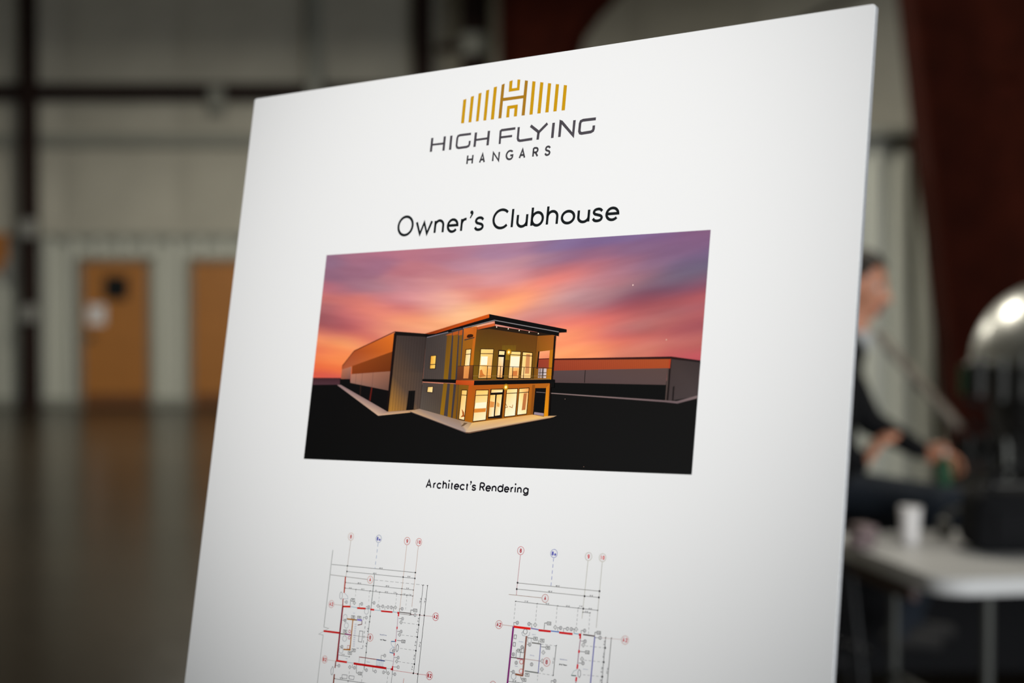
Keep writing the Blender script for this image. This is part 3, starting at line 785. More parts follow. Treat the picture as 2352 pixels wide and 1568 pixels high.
# right hangar
ph = Print(1220, 760, 4.481); ph.lay = 0.0001
ph.poly([(90, 300), (1440, 272), (1424, 384), (90, 412)], [(150, 62, 42), (172, 78, 38), (170, 74, 36), (142, 56, 38)])
for x in range(110, 1420, 20): ph.line([(x, 298 - (x - 90) * .018), (x - 6, 408 - (x - 90) * .020)], .45, (128, 52, 32))
ph.poly([(228, 408), (1404, 382), (1388, 554), (226, 532)], [(84, 66, 66), (88, 68, 64), (86, 68, 66), (80, 62, 62)])
ph.line([(558, 402), (550, 532)], 1.8, (22, 18, 18))
ph.poly([(200, 530), (1388, 554), (1384, 718), (200, 640)], (12, 12, 12))
ph.poly([(1438, 288), (1744, 320), (1712, 672), (1406, 722)], [(64, 52, 50), (58, 48, 48), (70, 60, 60), (66, 56, 56)])
ph.poly([(1404, 384), (1424, 380), (1392, 718), (1380, 716)], (78, 64, 60)); ph.poly([(1424, 290), (1446, 290), (1412, 722), (1398, 720)], (28, 20, 20))
ph.poly([(1460, 572), (1478, 566), (1466, 712), (1450, 714)], (30, 24, 24)); ph.poly([(1420, 286), (1440, 288), (1430, 384), (1418, 384)], (172, 62, 34))
ph.poly([(86, 286), (1444, 262), (1744, 302), (1743, 324), (1440, 288), (86, 300)], [(78, 26, 22), (40, 20, 18), (28, 22, 24), (30, 24, 26), (34, 18, 16), (80, 28, 24)])
ph.poly([(200, 634), (1384, 714), (1500, 722), (1712, 664), (1710, 692), (1506, 746), (1380, 732), (200, 644)], [(120, 102, 100), (118, 98, 100), (112, 94, 96), (130, 112, 112), (120, 102, 102), (110, 92, 94), (108, 90, 92), (130, 108, 104)])
for x, y, r in ((1393, 90, 1.5), (350, 700, .55), (542, 1396, .55)): ph.circle((x, y), 0.00036 * r, 0, INK, fill=(215, 170, 150), n=10)
ph.crop(1160, 510, 4.751); ph.circle((1397, 687), 0.0006, 0, INK, fill=(230, 195, 190), n=10)
ph.build('printed_hangar', picture)

cb = Print(940, 700, 5.058); cb.lay = 0.0006
BK = (11, 10, 10)
GW = [(255, 206, 120), (255, 222, 158), (255, 240, 208), (252, 200, 110)]
# grey side wall, upper and lower
cb.poly([(205, 384), (640, 276), (600, 872), (165, 866)], [(62, 54, 52), (82, 70, 64), (84, 72, 66), (72, 62, 58)])
cb.poly([(162, 900), (600, 932), (578, 1338), (130, 1206)], [(74, 64, 60), (84, 70, 58), (84, 68, 52), (88, 78, 70)])
for x in range(225, 420, 24): cb.line([(x, 380 - (x - 205) * .22), (x - 34, 864)], .5, (58, 50, 48)); cb.line([(x - 36, 906), (x - 66, 1214 + (x - 200) * .27)], .5, (66, 56, 52))
def stripe(p, c): cb.poly(p, c)
stripe([(505, 320), (522, 316), (492, 866), (456, 866)], (62, 56, 62)); stripe([(578, 300), (592, 296), (562, 868), (540, 868)], (62, 56, 62)); stripe([(626, 288), (642, 284), (606, 868), (586, 868)], (66, 60, 64))
stripe([(446, 345), (506, 326), (456, 866), (404, 862)], [(110, 72, 24), (120, 80, 24), (132, 92, 18), (134, 94, 18)])
stripe([(520, 320), (578, 303), (540, 868), (492, 866)], [(128, 82, 24), (124, 80, 24), (126, 88, 18), (126, 88, 18)])
stripe([(590, 300), (627, 290), (586, 868), (560, 866)], [(120, 80, 28), (124, 80, 24), (120, 82, 22), (116, 78, 24)])
for q in ([(446, 346), (506, 326), (500, 352), (426, 356)], [(512, 322), (578, 303), (572, 345), (508, 356)], [(586, 302), (627, 290), (622, 350), (580, 356)]): stripe(q, (178, 84, 30))
stripe([(404, 908), (450, 912), (408, 1286), (364, 1272)], [(128, 90, 22), (128, 90, 22), (146, 102, 18), (150, 106, 18)])
stripe([(480, 914), (524, 918), (490, 1312), (450, 1300)], [(122, 84, 22), (122, 84, 22), (136, 92, 18), (140, 96, 18)])
stripe([(552, 922), (580, 926), (546, 1328), (510, 1318)], [(112, 76, 26), (112, 76, 26), (128, 82, 18), (130, 86, 18)])
stripe([(524, 918), (552, 922), (510, 1318), (490, 1312)], (62, 54, 58)); stripe([(450, 912), (480, 914), (450, 1300), (408, 1286)], (66, 58, 60))
# corner bay
cb.poly([(640, 276), (790, 252), (736, 870), (596, 868)], [(150, 90, 26), (160, 92, 24), (160, 96, 20), (140, 92, 20)])
cb.poly([(640, 278), (790, 254), (776, 392), (640, 402)], [(206, 104, 36), (196, 92, 26), (186, 96, 24), (176, 92, 30)])
cb.poly([(762, 256), (794, 254), (738, 870), (700, 870)], [(190, 92, 26), (196, 96, 26), (196, 116, 22), (186, 112, 20)])
cb.poly([(676, 362), (690, 346), (724, 340), (750, 348), (748, 372), (700, 386), (676, 380)], (52, 24, 12)); cb.poly([(648, 402), (764, 374), (764, 386), (648, 416)], (66, 52, 44))
# upper recess wall
cb.poly([(790, 290), (930, 262), (1495, 358), (1490, 545), (762, 545)], [(96, 58, 20), (84, 52, 20), (104, 60, 20), (110, 68, 20), (106, 74, 20)])
cb.poly([(762, 545), (1490, 545), (1456, 868), (738, 872)], [(108, 75, 18), (110, 70, 18), (108, 76, 20), (120, 86, 20)])
for x in range(800, 1490, 17): cb.line([(x, 300 + max(0, x - 940) * .13), (x - 10, 545)], .4, (90, 58, 18))
cb.poly([(1088, 470), (1250, 470), (1230, 640), (1080, 640)], [(112, 80, 22), (112, 78, 22), (140, 104, 20), (140, 108, 20)])
cb.poly([(1495, 356), (1697, 350), (1660, 868), (1456, 868)], [(134, 76, 22), (158, 86, 28), (168, 104, 22), (122, 78, 22)])
cb.line([(1494, 360), (1478, 560)], 1.0, (78, 46, 16))
cb.poly([(1640, 528), (1690, 520), (1660, 868), (1604, 868)], [(182, 108, 20), (186, 112, 20), (184, 118, 16), (180, 112, 16)])
cb.poly([(1518, 544), (1640, 530), (1632, 626), (1512, 630)], [(246, 160, 112), (248, 158, 108), (232, 132, 96), (238, 142, 98)])
cb.poly([(1512, 630), (1632, 626), (1626, 745), (1500, 745)], [(150, 58, 40), (156, 62, 40), (150, 62, 42), (140, 56, 42)])
cb.line([(1512, 630), (1632, 626)], 1.6, (64, 18, 16))
cb.poly([(1508, 740), (1602, 740), (1596, 850), (1500, 850)], [(150, 130, 130), (206, 190, 190), (214, 200, 202), (160, 140, 138)])
for p in (((1556, 740), (1548, 850)), ((1508, 790), (1600, 788)), ((1530, 742), (1522, 850)), ((1504, 825), (1598, 822))): cb.line(list(p), 1.6, (92, 78, 76))
cb.poly([(1508, 542), (1522, 541), (1500, 742), (1484, 742)], BK)
# soffit, fascia, roof
cb.poly([(800, 292), (990, 244), (1690, 350), (1500, 362), (940, 280)], (38, 26, 16))
cb.poly([(795, 260), (1000, 214), (1002, 246), (800, 290)], [(186, 82, 34), (206, 96, 48), (202, 90, 42), (184, 80, 30)])
cb.poly([(180, 340), (936, 108), (1834, 286), (1832, 318), (1746, 322), (1742, 364), (1002, 222), (1000, 184), (640, 278), (208, 386)], BK)
cb.poly([(192, 336), (936, 108), (936, 150), (320, 332), (240, 342)], [(150, 52, 14), (206, 84, 18), (196, 76, 16), (176, 62, 16), (120, 44, 14)])
cb.line([(212, 380), (460, 318)], 1.9, (118, 112, 122)); cb.line([(500, 302), (620, 276)], 1.5, (84, 80, 92)); cb.line([(630, 274), (996, 180), (1744, 316)], 1.9, (126, 120, 122))
for x, y in ((1023, 259), (1158, 280), (1285, 299), (1400, 318), (1507, 335)): cb.circle((x, y), 0.00050, 0, INK, fill=(255, 240, 215), n=12)
cb.poly([(1690, 362), (1712, 360), (1674, 868), (1656, 868)], (24, 14, 10))
# windows
def window(p, tr=None, cols=GW, fr=1.6):
    cb.poly(p, list(cols)); cb.line(p, fr, (40, 24, 12), True)
    if tr is not None:
        a, b, c, d = [Vector(q) for q in p]
        cb.line([tuple(a.lerp(d, tr)), tuple(b.lerp(c, tr))], fr, (44, 26, 12))
window([(668, 520), (727, 514), (694, 856), (634, 856)], .17)
window([(840, 513), (988, 515), (958, 854), (808, 854)], .16, [(255, 214, 126), (250, 204, 120), (240, 160, 70), (250, 200, 120)])
cb.poly([(845, 600), (920, 600), (912, 700), (836, 700)], (255, 242, 214)); cb.poly([(830, 760), (852, 752), (866, 800), (900, 830), (822, 846)], (206, 118, 50)); cb.poly([(925, 620), (960, 618), (954, 740), (916, 740)], (240, 190, 120))
window([(1048, 528), (1128, 534), (1102, 862), (1022, 856)], None, [BK] * 4)
cb.poly([(1054, 538), (1116, 541), (1112, 582), (1050, 580)], (255, 222, 156)); cb.poly([(1046, 606), (1106, 608), (1086, 846), (1030, 842)], [(255, 216, 156), (255, 232, 196), (246, 172, 96), (250, 190, 120)])
window([(1185, 540), (1305, 545), (1278, 856), (1158, 854)], .13, [(255, 216, 130), (255, 214, 130), (236, 160, 84), (250, 196, 120)])
cb.poly([(1190, 600), (1292, 602), (1282, 730), (1180, 728)], (255, 238, 205)); cb.poly([(1206, 770), (1264, 768), (1258, 830), (1200, 832)], (206, 120, 60))
window([(1327, 549), (1440, 558), (1420, 856), (1302, 854)], .13, [(255, 214, 130), (250, 196, 110), (246, 196, 120), (252, 206, 140)])
cb.poly([(1368, 572), (1412, 574), (1400, 800), (1352, 800)], (206, 138, 84))
# balcony rail and slab
cb.poly([(575, 713), (752, 706), (746, 876), (560, 872)], [(112, 60, 30), (120, 66, 30), (96, 50, 24), (92, 48, 28)])
cb.poly([(646, 714), (708, 711), (694, 856), (636, 856)], [(226, 150, 80), (226, 150, 80), (214, 130, 66), (222, 140, 74)])
for x, y0, y1 in ((752, 704, 878), (918, 710, 872), (1070, 714, 870), (1212, 718, 866), (1342, 722, 864), (1452, 728, 864), (1566, 732, 862)): cb.line([(x, y0), (x - 8, y1)], 1.7, (44, 26, 16))
cb.line([(574, 713), (752, 705), (1664, 736)], 1.2, (70, 46, 26)); cb.line([(748, 826), (1655, 828)], 1.0, (150, 112, 60))
cb.poly([(164, 862), (560, 870), (554, 910), (160, 890)], BK)
cb.poly([(560, 872), (1640, 858), (1640, 874), (764, 884)], [(120, 66, 30), (150, 110, 60), (120, 88, 50), (150, 90, 44)])
cb.poly([(554, 876), (764, 882), (758, 938), (546, 926)], [(186, 70, 24), (206, 84, 30), (196, 80, 28), (170, 62, 22)])
cb.poly([(764, 882), (1698, 868), (1698, 898), (1640, 912), (758, 938)], BK)
cb.poly([(1640, 900), (1698, 896), (1690, 960), (1640, 960)], (13, 12, 12))
# lower storey
cb.poly([(585, 928), (700, 936), (660, 1366), (560, 1332)], [(120, 84, 24), (136, 86, 22), (120, 72, 18), (118, 76, 20)])
cb.poly([(700, 936), (1640, 912), (1622, 1300), (1440, 1278), (740, 1368), (655, 1366)], [(176, 84, 22), (176, 96, 24), (200, 124, 18), (150, 88, 18), (160, 92, 14), (150, 84, 14)])
cb.poly([(700, 936), (764, 938), (742, 1370), (652, 1366)], [(186, 80, 22), (176, 84, 18), (172, 100, 14), (160, 92, 12)])
cb.poly([(1438, 930), (1470, 930), (1444, 1278), (1418, 1280)], (138, 74, 18))
cb.poly([(1472, 968), (1600, 968), (1576, 1290), (1446, 1276)], (11, 11, 13)); cb.line([(1484, 1014), (1590, 1022)], 1.2, (110, 98, 98)); cb.poly([(1462, 1246), (1572, 1260), (1570, 1292), (1456, 1274)], (150, 130, 140))
cb.poly([(1600, 960), (1642, 916), (1622, 1302), (1572, 1298)], [(206, 122, 22), (190, 100, 24), (222, 138, 14), (220, 142, 14)])
cb.poly([(1642, 914), (1660, 912), (1636, 1302), (1620, 1302)], (30, 16, 8))
window([(620, 990), (682, 992), (648, 1342), (584, 1326)], .17, [(255, 190, 90), (255, 206, 120), (255, 226, 170), (255, 210, 140)])
cb.poly([(620, 1210), (646, 1250), (650, 1300), (604, 1306), (628, 1280)], (166, 82, 24))
window([(785, 992), (930, 990), (898, 1338), (748, 1356)], .17, [(255, 196, 96), (255, 206, 110), (255, 236, 190), (255, 226, 170)])
cb.poly([(782, 1140), (906, 1130), (900, 1205), (770, 1200)], (255, 240, 206)); cb.poly([(766, 1210), (902, 1200), (896, 1244), (760, 1254)], (216, 132, 50))
window([(958, 982), (1112, 978), (1082, 1312), (926, 1318)], None, [(24, 16, 10)] * 4)
for q in ([(966, 986), (1096, 984), (1092, 1016), (962, 1022)], [(952, 1050), (1010, 1046), (990, 1296), (932, 1302)], [(1026, 1046), (1088, 1042), (1062, 1282), (1004, 1290)]): cb.poly(q, [(255, 196, 96), (255, 206, 120), (255, 236, 196), (252, 206, 140)])
cb.poly([(948, 1120), (1000, 1130), (992, 1190), (944, 1192)], (220, 142, 70)); cb.poly([(1030, 1130), (1060, 1150), (1056, 1190), (1026, 1180)], (226, 166, 90))
window([(1144, 978), (1268, 974), (1240, 1288), (1114, 1302)], .16, [(255, 206, 116), (255, 226, 160), (255, 244, 214), (255, 236, 190)])
for p in ([(1170, 1180), (1206, 1196), (1212, 1160)], [(1130, 1150), (1150, 1190), (1126, 1196)]): cb.line(p, 1.6, (176, 120, 70))
window([(1288, 974), (1402, 966), (1372, 1268), (1262, 1282)], .16, [(255, 214, 130), (236, 150, 70), (255, 226, 160), (255, 240, 200)])
cb.poly([(1340, 1030), (1376, 1026), (1358, 1220), (1316, 1226)], (186, 112, 62))
# lamps with their glow
for (x, y) in ((1166, 552), (1133, 958)):
    cb.circle((x, y), 0.0026, 0, INK, fill=(166, 116, 24), n=20); cb.up(); cb.circle((x, y), 0.0017, 0, INK, fill=(236, 176, 44), n=18); cb.up(); cb.circle((x, y), 0.0010, 0, INK, fill=(255, 240, 170), n=14); cb.up()
# patio slab
cb.poly([(20, 1238), (130, 1208), (582, 1336), (740, 1370), (700, 1476), (660, 1478)], [(196, 156, 116), (150, 126, 110), (150, 122, 100), (176, 140, 96), (212, 180, 146), (160, 140, 132)])
cb.poly([(740, 1370), (1440, 1276), (1572, 1300), (1640, 1290), (1724, 1288), (1690, 1304), (704, 1480), (664, 1478)], [(226, 180, 110), (226, 168, 96), (236, 186, 110), (150, 122, 106), (140, 116, 100), (190, 152, 110), (214, 186, 152), (200, 170, 140)])
cb.poly([(664, 1478), (704, 1480), (1690, 1304), (1650, 1318), (712, 1494), (668, 1492)], (112, 84, 66)); cb.poly([(20, 1238), (660, 1478), (668, 1492), (20, 1246)], (96, 80, 76))
cb.poly([(650, 1370), (690, 1374), (640, 1408), (610, 1414)], (110, 84, 60))
# small side windows
window([(262, 595), (322, 590), (310, 742), (250, 744)], None, [(230, 160, 50), (255, 206, 96), (255, 206, 100), (240, 176, 70)], 1.2); cb.line([(254, 696), (316, 692)], 2.0, (66, 50, 40))
window([(228, 955), (286, 952), (280, 1020), (219, 1014)], None, [(250, 200, 110), (255, 214, 140), (255, 222, 160), (250, 206, 130)], 1.2)
# lower edge of picture right sky post shadow
cb.build('printed_clubhouse', picture)

# ---------------------------------------------------------------- floor plans
RED, LRED, GR, DK = (205, 44, 34), (206, 120, 110), (150, 148, 146), (62, 62, 64)
MAG, BRN, BLU, LBL = (150, 30, 96), (164, 104, 40), (70, 78, 170), (120, 160, 205)
WH = (226, 225, 226)
def rc(pr, c, r): return (Vector(pr.P((c[0], c[1] + r))) - Vector(pr.P(c))).length
def bubble(pr, c, r, text, ring=(196, 96, 84), ink=(196, 36, 34)):
    rm = rc(pr, c, r); pr.circle(c, rm, 1.0, ring, fill=WH)
    l0 = pr.lay; pr.lay += 0.00006; word(pr, text, c, rm * (1.05 if len(text) == 1 else .98), ink, sw=rm * .21, wid=.62, gap=.20); pr.lay = l0
def note(pr, c, r=25, text='3', ink=DK, w=.9):
    rm = rc(pr, c, r); pr.circle(c, rm, w, ink, fill=WH); l0 = pr.lay; pr.lay += 0.00006
    word(pr, text, c, rm * 1.05, ink, sw=rm * .22); pr.lay = l0
def diamond(pr, c, r=30, ink=DK):
    x, y = c; pr.line([(x, y - r), (x + r * .8, y), (x, y + r), (x - r * .8, y)], .9, ink, True); pr.line([(x - 6, y - 8), (x + 6, y + 8)], .8, ink)
def plate(pr, c, text='P4', w=58, h=46, ink=(40, 40, 42)):
    x, y = c; pr.line([(x - w / 2, y - h / 2), (x + w / 2, y - h / 2 + 6), (x + w / 2 - 3, y + h / 2 + 6), (x - w / 2 - 3, y + h / 2)], 1.0, ink, True)
    word(pr, text, (x, y + 3), rc(pr, c, h * .62), ink, sw=0.00042, wid=.55, gap=.12)
def dim(pr, pts, text=(), w=.8, ink=DK, tick=8):
    pr.line([pts[0], pts[-1]], w, ink)
    for p in pts:
        pr.line([(p[0] - tick, p[1] + tick), (p[0] + tick, p[1] - tick)], 1.6, (36, 36, 38))
def dt(pr, s, c, h=22, ink=(88, 88, 92), rot=0.0): word(pr, s, c, rc(pr, c, h), ink, sw=0.00028, wid=.62, gap=.16, rot=rot)
def thick(pr, a, b, w, col):
    l0 = pr.lay; pr.lay += 0.00001; pr.line([a, b], w, col); pr.lay = l0
LPr = 0.00006
# --- left plan, upper crop
A = Print(710, 1200, 7.35)
ol = 168 * 7.35     # offset between the two crops of the left plan
def lo(p): return (p[0], p[1] + ol)
A.line([(403, 460), (372, 705), (355, 880), lo((250, 527))], 1.7, (158, 160, 158)); A.line([lo((250, 527)), lo((330, 547)), lo((165, 645)), lo((238, 662)), lo((135, 1520))], 1.3, (158, 160, 158))
A.line([(380, 703), (1795, 842)], 1.1, (116, 116, 116)); A.line([(635, 823), (1787, 940)], 1.0, (110, 110, 110)); A.line([(360, 878), (985, 958)], 1.3, (150, 146, 144))
A.line([(705, 300), (650, 728), (622, 912)], 1.1, (176, 162, 154)); A.line([(1650, 375), (1530, 1480)], 1.0, (198, 164, 146)); A.line([(1845, 392), (1735, 1420)], 1.0, (190, 160, 146))
A.dash((1166, 345), (1112, 775), 1.2, (140, 158, 192), 8, 6)
for x, y in ((1795, 842), (1787, 940), (1588, 918), (640, 823), (648, 728)): A.circle((x, y), 0.0007, 0, DK, fill=(50, 50, 52), n=8)
dt(A, "48'-0\"", (1215, 768)); dt(A, "40'-0\"", (1110, 855)); dt(A, "8'-0\"", (1688, 910)); dt(A, "20'-0\"", (850, 1020)); dt(A, "20'-0\"", (1325, 1070)); dt(A, "8'-0\"", (1665, 1108))
dt(A, "8'-0\"", (700, 1102)); dt(A, "10'-7\"", (908, 1122)); dt(A, "12'", (1130, 1148)); dt(A, "12'-0\"", (1308, 1168)); dt(A, "3'-0\"", (1452, 1180)); dt(A, "4'-0\"", (1605, 1205)); dt(A, "4'-0\"", (1705, 1215))
dim(A, [(615, 1010), (1085, 1062), (1567, 1112), (1762, 1136)]); dim(A, [(610, 1105), (792, 1128), (1030, 1152), (1195, 1172), (1480, 1202), (1552, 1214), (1652, 1222), (1752, 1236)])
A.dash((1105, 965), (2000, 1060), .8, (140, 140, 140), 8, 4)
A.line([(1105, 870), (1098, 965), (1045, 1450)], 1.4, (74, 84, 84))
dim(A, [(1925, 1055), lo((1765, 1300))], w=1.0); dim(A, [(2000, 1062), lo((1822, 1500))], w=1.2)
for p, q in (((790, 1140), (780, 1260)), ((1020, 1160), (1008, 1330)), ((1190, 1180), (1175, 1340)), ((1480, 1210), (1460, 1400)), ((1652, 1230), (1630, 1470))): A.dash(p, q, .8, (150, 150, 150), 5, 4)
dt(A, "15'-2\"", (1882, 1310), 26, rot=-1.45); dt(A, "15'-2\"", (1958, 1310), 26, rot=-1.45)
bubble(A, (708, 235), 63, '8', (206, 176, 160), (200, 70, 60)); bubble(A, (1176, 272), 63, '8a', (130, 146, 176), (44, 48, 170)); bubble(A, (1657, 310), 63, '9'); bubble(A, (1855, 328), 63, '10'); bubble(A, (1033, 962), 62, 'A', (206, 140, 120), (210, 50, 30))
thick(A, (615, 912), (592, 1185), 3.6, (178, 52, 26)); thick(A, (575, 1280), lo((566, 180)), 2.8, (160, 44, 24))
A.line([(600, 1188), (650, 1240), (656, 1284), (585, 1284)], .9, (150, 158, 176)); A.line([(540, 1165), (518, 1210), (518, 1270), (540, 1290), (562, 1260), (562, 1190), (540, 1165)], 1.2, (150, 152, 158))
# --- left plan, lower crop
A.crop(710, 1368, 7.35)
A.line([(425, 145), (555, 158)], .9, (190, 170, 160)); A.line([(310, 1080), (455, 1100)], .9, (190, 170, 160))
bubble(A, (377, 138), 62, 'A2', (206, 150, 140), (205, 50, 46)); bubble(A, (265, 1073), 62, 'B2', (206, 150, 140), (205, 60, 46)); bubble(A, (2138, 352), 66, 'A2', (196, 70, 74), (186, 20, 40)); bubble(A, (2033, 1347), 68, 'B2', (196, 70, 74), (180, 20, 36)); bubble(A, (1033, 703), 63, 'B', (200, 100, 90), (176, 30, 34))
thick(A, (560, 178), (700, 182), 4.2, RED); thick(A, (812, 205), (958, 215), 4.0, RED); thick(A, (1035, 228), (1100, 236), 4.0, (210, 40, 40)); thick(A, (1215, 256), (1408, 274), 3.6, (200, 26, 26)); thick(A, (1490, 284), (1525, 288), 4.2, (206, 36, 40)); thick(A, (1512, 284), (1508, 345), 3.6, (206, 36, 40))
for a, b in (((700, 182), (812, 198)), ((1100, 236), (1215, 250)), ((1408, 270), (1490, 280)), ((958, 212), (1035, 222))): A.line([a, b], 1.6, (160, 184, 196))
thick(A, (570, 170), (470, 1080), 4.6, (158, 46, 30)); thick(A, (560, 190), (482, 1080), 2.2, (140, 34, 110)); thick(A, (245, 592), (520, 626), 4.4, (196, 30, 30))
thick(A, (455, 1092), (640, 1120), 4.4, (206, 40, 36)); thick(A, (752, 1140), (1305, 1222), 4.8, (190, 18, 22)); thick(A, (1378, 1236), (1420, 1240), 4.4, (206, 30, 40)); thick(A, (1412, 1185), (1404, 1250), 3.6, (206, 30, 40))
thick(A, (452, 1100), (438, 1215), 3.0, (120, 36, 20)); thick(A, (428, 1320), (408, 1500), 3.6, (130, 50, 30)); A.line([(640, 1120), (752, 1136)], 1.4, (170, 182, 190)); A.line([(1305, 1222), (1378, 1232)], 1.4, (176, 188, 190))
for a, b in (((1500, 350), (1488, 520)), ((1482, 560), (1468, 730)), ((1436, 1010), (1415, 1185))): A.line([a, b], 2.0, (196, 176, 186))
for c in ((1487, 542), (1463, 752), (1438, 988)): thick(A, (c[0], c[1] - 22), (c[0] - 3, c[1] + 20), 3.4, (206, 44, 60))
thick(A, (640, 388), (770, 404), 3.2, (172, 110, 40)); thick(A, (740, 400), (690, 905), 3.0, (176, 112, 44)); thick(A, (580, 902), (700, 912), 3.0, (172, 110, 40)); thick(A, (770, 404), (810, 408), 2.6, (120, 100, 60)); thick(A, (812, 400), (890, 412), 4.4, (140, 130, 200))
A.line([(892, 405), (890, 480), (820, 492)], 1.8, (110, 40, 40)); A.line([(520, 636), (705, 660)], 2.2, (96, 96, 40)); thick(A, (600, 640), (715, 662), 2.8, (140, 50, 110))
for x in (778, 795): A.dash((x, 470), (x - 36, 870), .9, (120, 130, 170), 3, 2)
A.line([(855, 590), (912, 598), (888, 780), (832, 770)], 1.1, (92, 92, 98), True); A.line([(740, 665), (990, 700)], .8, (140, 130, 130)); A.dash((955, 430), (905, 890), 1.2, (92, 92, 96), 6, 5); A.dash((905, 890), (775, 880), 1.0, (120, 120, 140), 5, 4)
A.line([(1045, 230), (1020, 440), (930, 1240)], 1.2, (84, 90, 90))
for y in (345, 438, 700, 955): A.circle((1045 - (y - 230) * .112, y), 0.0006, 0, DK, fill=(46, 46, 48), n=8)
for c in ((685, 600), (678, 705)): A.circle(c, 0.0011, 1.2, (196, 70, 110))
A.line([(650, 835), (685, 838), (680, 895), (645, 892)], 1.0, (186, 110, 110), True)
A.line([(1525, 275), (1715, 296), (1720, 320), (1690, 322)], 1.8, (70, 56, 50)); A.line([(1530, 300), (1690, 322)], 1.0, (110, 96, 90)); A.line([(1720, 310), (2085, 348)], .9, (186, 140, 140)); A.line([(1420, 1256), (1980, 1338)], .9, (196, 110, 110))
A.line([(845, 1030), (1140, 1074), (1280, 1096)], 1.7, (140, 60, 60)); A.line([(1140, 1076), (1280, 1098)], 2.6, (70, 100, 160)); A.line([(1280, 1082), (1415, 1100)], .8, (150, 150, 160)); A.line([(850, 1030), (842, 1125)], .8, (150, 150, 150))
for k in range(5): A.line([(1140 + 27 * k, 1090 + 3 * k), (1133 + 27 * k, 1172 + 4 * k)], .8, (120, 156, 196))
A.line([(1133, 1172), (1262, 1196)], 1.0, (150, 150, 160)); A.line([(1462, 770), (1385, 768)], 2.0, (70, 110, 150)); A.line([(1435, 968), (1362, 955)], 2.0, (70, 110, 150))
A.line([(1385, 768), (1388, 820), (1408, 852), (1445, 872)], .9, (150, 165, 190)); A.line([(1362, 955), (1372, 905), (1405, 875), (1445, 872)], .9, (150, 165, 190)); A.line([(1462, 772), (1440, 968)], .8, (200, 150, 140))
A.line([(1495, 812), (1472, 850), (1466, 910), (1482, 945), (1504, 915), (1512, 850), (1495, 812)], 1.1, (80, 80, 86)); A.line([(398, 1190), (368, 1250), (372, 1320), (388, 1335), (408, 1290), (410, 1210), (398, 1190)], 1.3, (150, 150, 152))
dim(A, [(485, 995), (680, 1028)]); dt(A, "6'-0\"", (578, 990)); word(A, 'Seating Area', (1253, 658), rc(A, (1253, 658), 20), (120, 130, 165), sw=0.00026, gap=.12); word(A, '1st Floor', (1253, 743), rc(A, (1253, 743), 27), (40, 40, 44), sw=0.0006, gap=.12); word(A, 'Hall', (760, 292), rc(A, (760, 292), 18), (150, 160, 190)); word(A, 'Hall', (635, 1058), rc(A, (635, 1058), 18), (130, 140, 170)); word(A, 'Stairs', (1000, 1115), rc(A, (1000, 1115), 18), (120, 130, 170))
for y0, y1, x in ((452, 488, 1590), (660, 692, 1565), (885, 922, 1535), (1108, 1150, 1505)):
    A.dash((x, y0), (x + 265, y1), .8, (140, 140, 142), 6, 4)
for x, y in ((1868, 322), (1945, 328), (1852, 490), (1828, 695), (1803, 925), (1778, 1152), (1760, 1308), (1835, 1318)): A.circle((x, y), 0.0007, 0, DK, fill=(26, 26, 28), n=10)
for s, c in (("5'-0\"", (1845, 400)), ("6'-4\"", (1824, 585)), ("6'-10\"", (1798, 800)), ("6'-10\"", (1775, 1030)), ("4'-6\"", (1742, 1215)), ("27'-6\"", (1872, 815)), ("8'-0\"", (995, 570)), ("8'-0\"", (965, 820))): dt(A, s, c, 26, (74, 74, 80), rot=-1.45)
for c, s, e in (((632, 105), '4', (595, 100)), ((890, 135), '3', (850, 190)), ((1098, 118), '2', (1058, 115)), ((1245, 178), '5', (1195, 235)), ((1333, 190), '1', (1280, 240)), ((1390, 195), '3', (1425, 265)), ((1572, 218), '2', (1525, 268)), ((1790, 324), '2', (1715, 318)), ((1578, 386), '5', (1515, 380)), ((1555, 602), '5', (1490, 594)), ((1432, 920), '8', (1405, 965)), ((1505, 1043), '5', (1440, 1036)), ((1505, 1203), '1', (1425, 1192)), ((1278, 1008), '2', (1218, 1110)), ((1120, 1274), '1', (1075, 1210)), ((970, 1252), '2', (930, 1180)), ((1448, 1322), '2', (1405, 1250)), ((1258, 1290), '3', (1305, 1235)), ((768, 1212), '3', (732, 1155)), ((505, 1178), '4', (445, 1165)), ((968, 366), '7', (915, 405)), ((557, 858), '6', (515, 855)), ((1005, 188), '9', (965, 175)), ((610, 415), '8', (565, 412))):
    A.line([c, (e[0], c[1] - 4), e], .9, (90, 90, 94)); note(A, c, 25, s, (86, 86, 90))
for c in ((765, 120), (1165, 170), (1458, 195), (1553, 447), (1528, 655), (1480, 1105), (1335, 1305), (688, 1202)): diamond(A, c, 30, (92, 92, 92))
for c, s in (((742, 65), 'P1'), ((745, 355), 'P2'), ((848, 365), 'P3'), ((610, 595), 'P5'), ((755, 915), 'P4'), ((690, 962), 'P4'), ((1793, 243), 'X.1'), ((1593, 765), 'X.2'), ((862, 1308), 'X.2')): plate(A, c, s)
for c in ((610, 360), (970, 262), (540, 920), (630, 500), (600, 720)): A.circle(c, 0.0022, 1.0, (160, 162, 168))
A.line([(560, 1328), (645, 1338), (638, 1398), (553, 1388)], 1.1, (120, 120, 124), True); A.line([(680, 1345), (762, 1356), (754, 1414), (674, 1402)], 1.1, (120, 120, 124), True)
dim(A, [(430, 1398), (660, 1438), (1100, 1495)], w=1.0); dt(A, "10'-2\"", (548, 1390), 24); A.dash((680, 1272), (655, 1480), .9, (130, 130, 132), 6, 4); A.dash((910, 1260), (880, 1500), .9, (130, 130, 132), 6, 4); A.dash((1330, 1360), (1310, 1490), .9, (140, 140, 142), 6, 4)
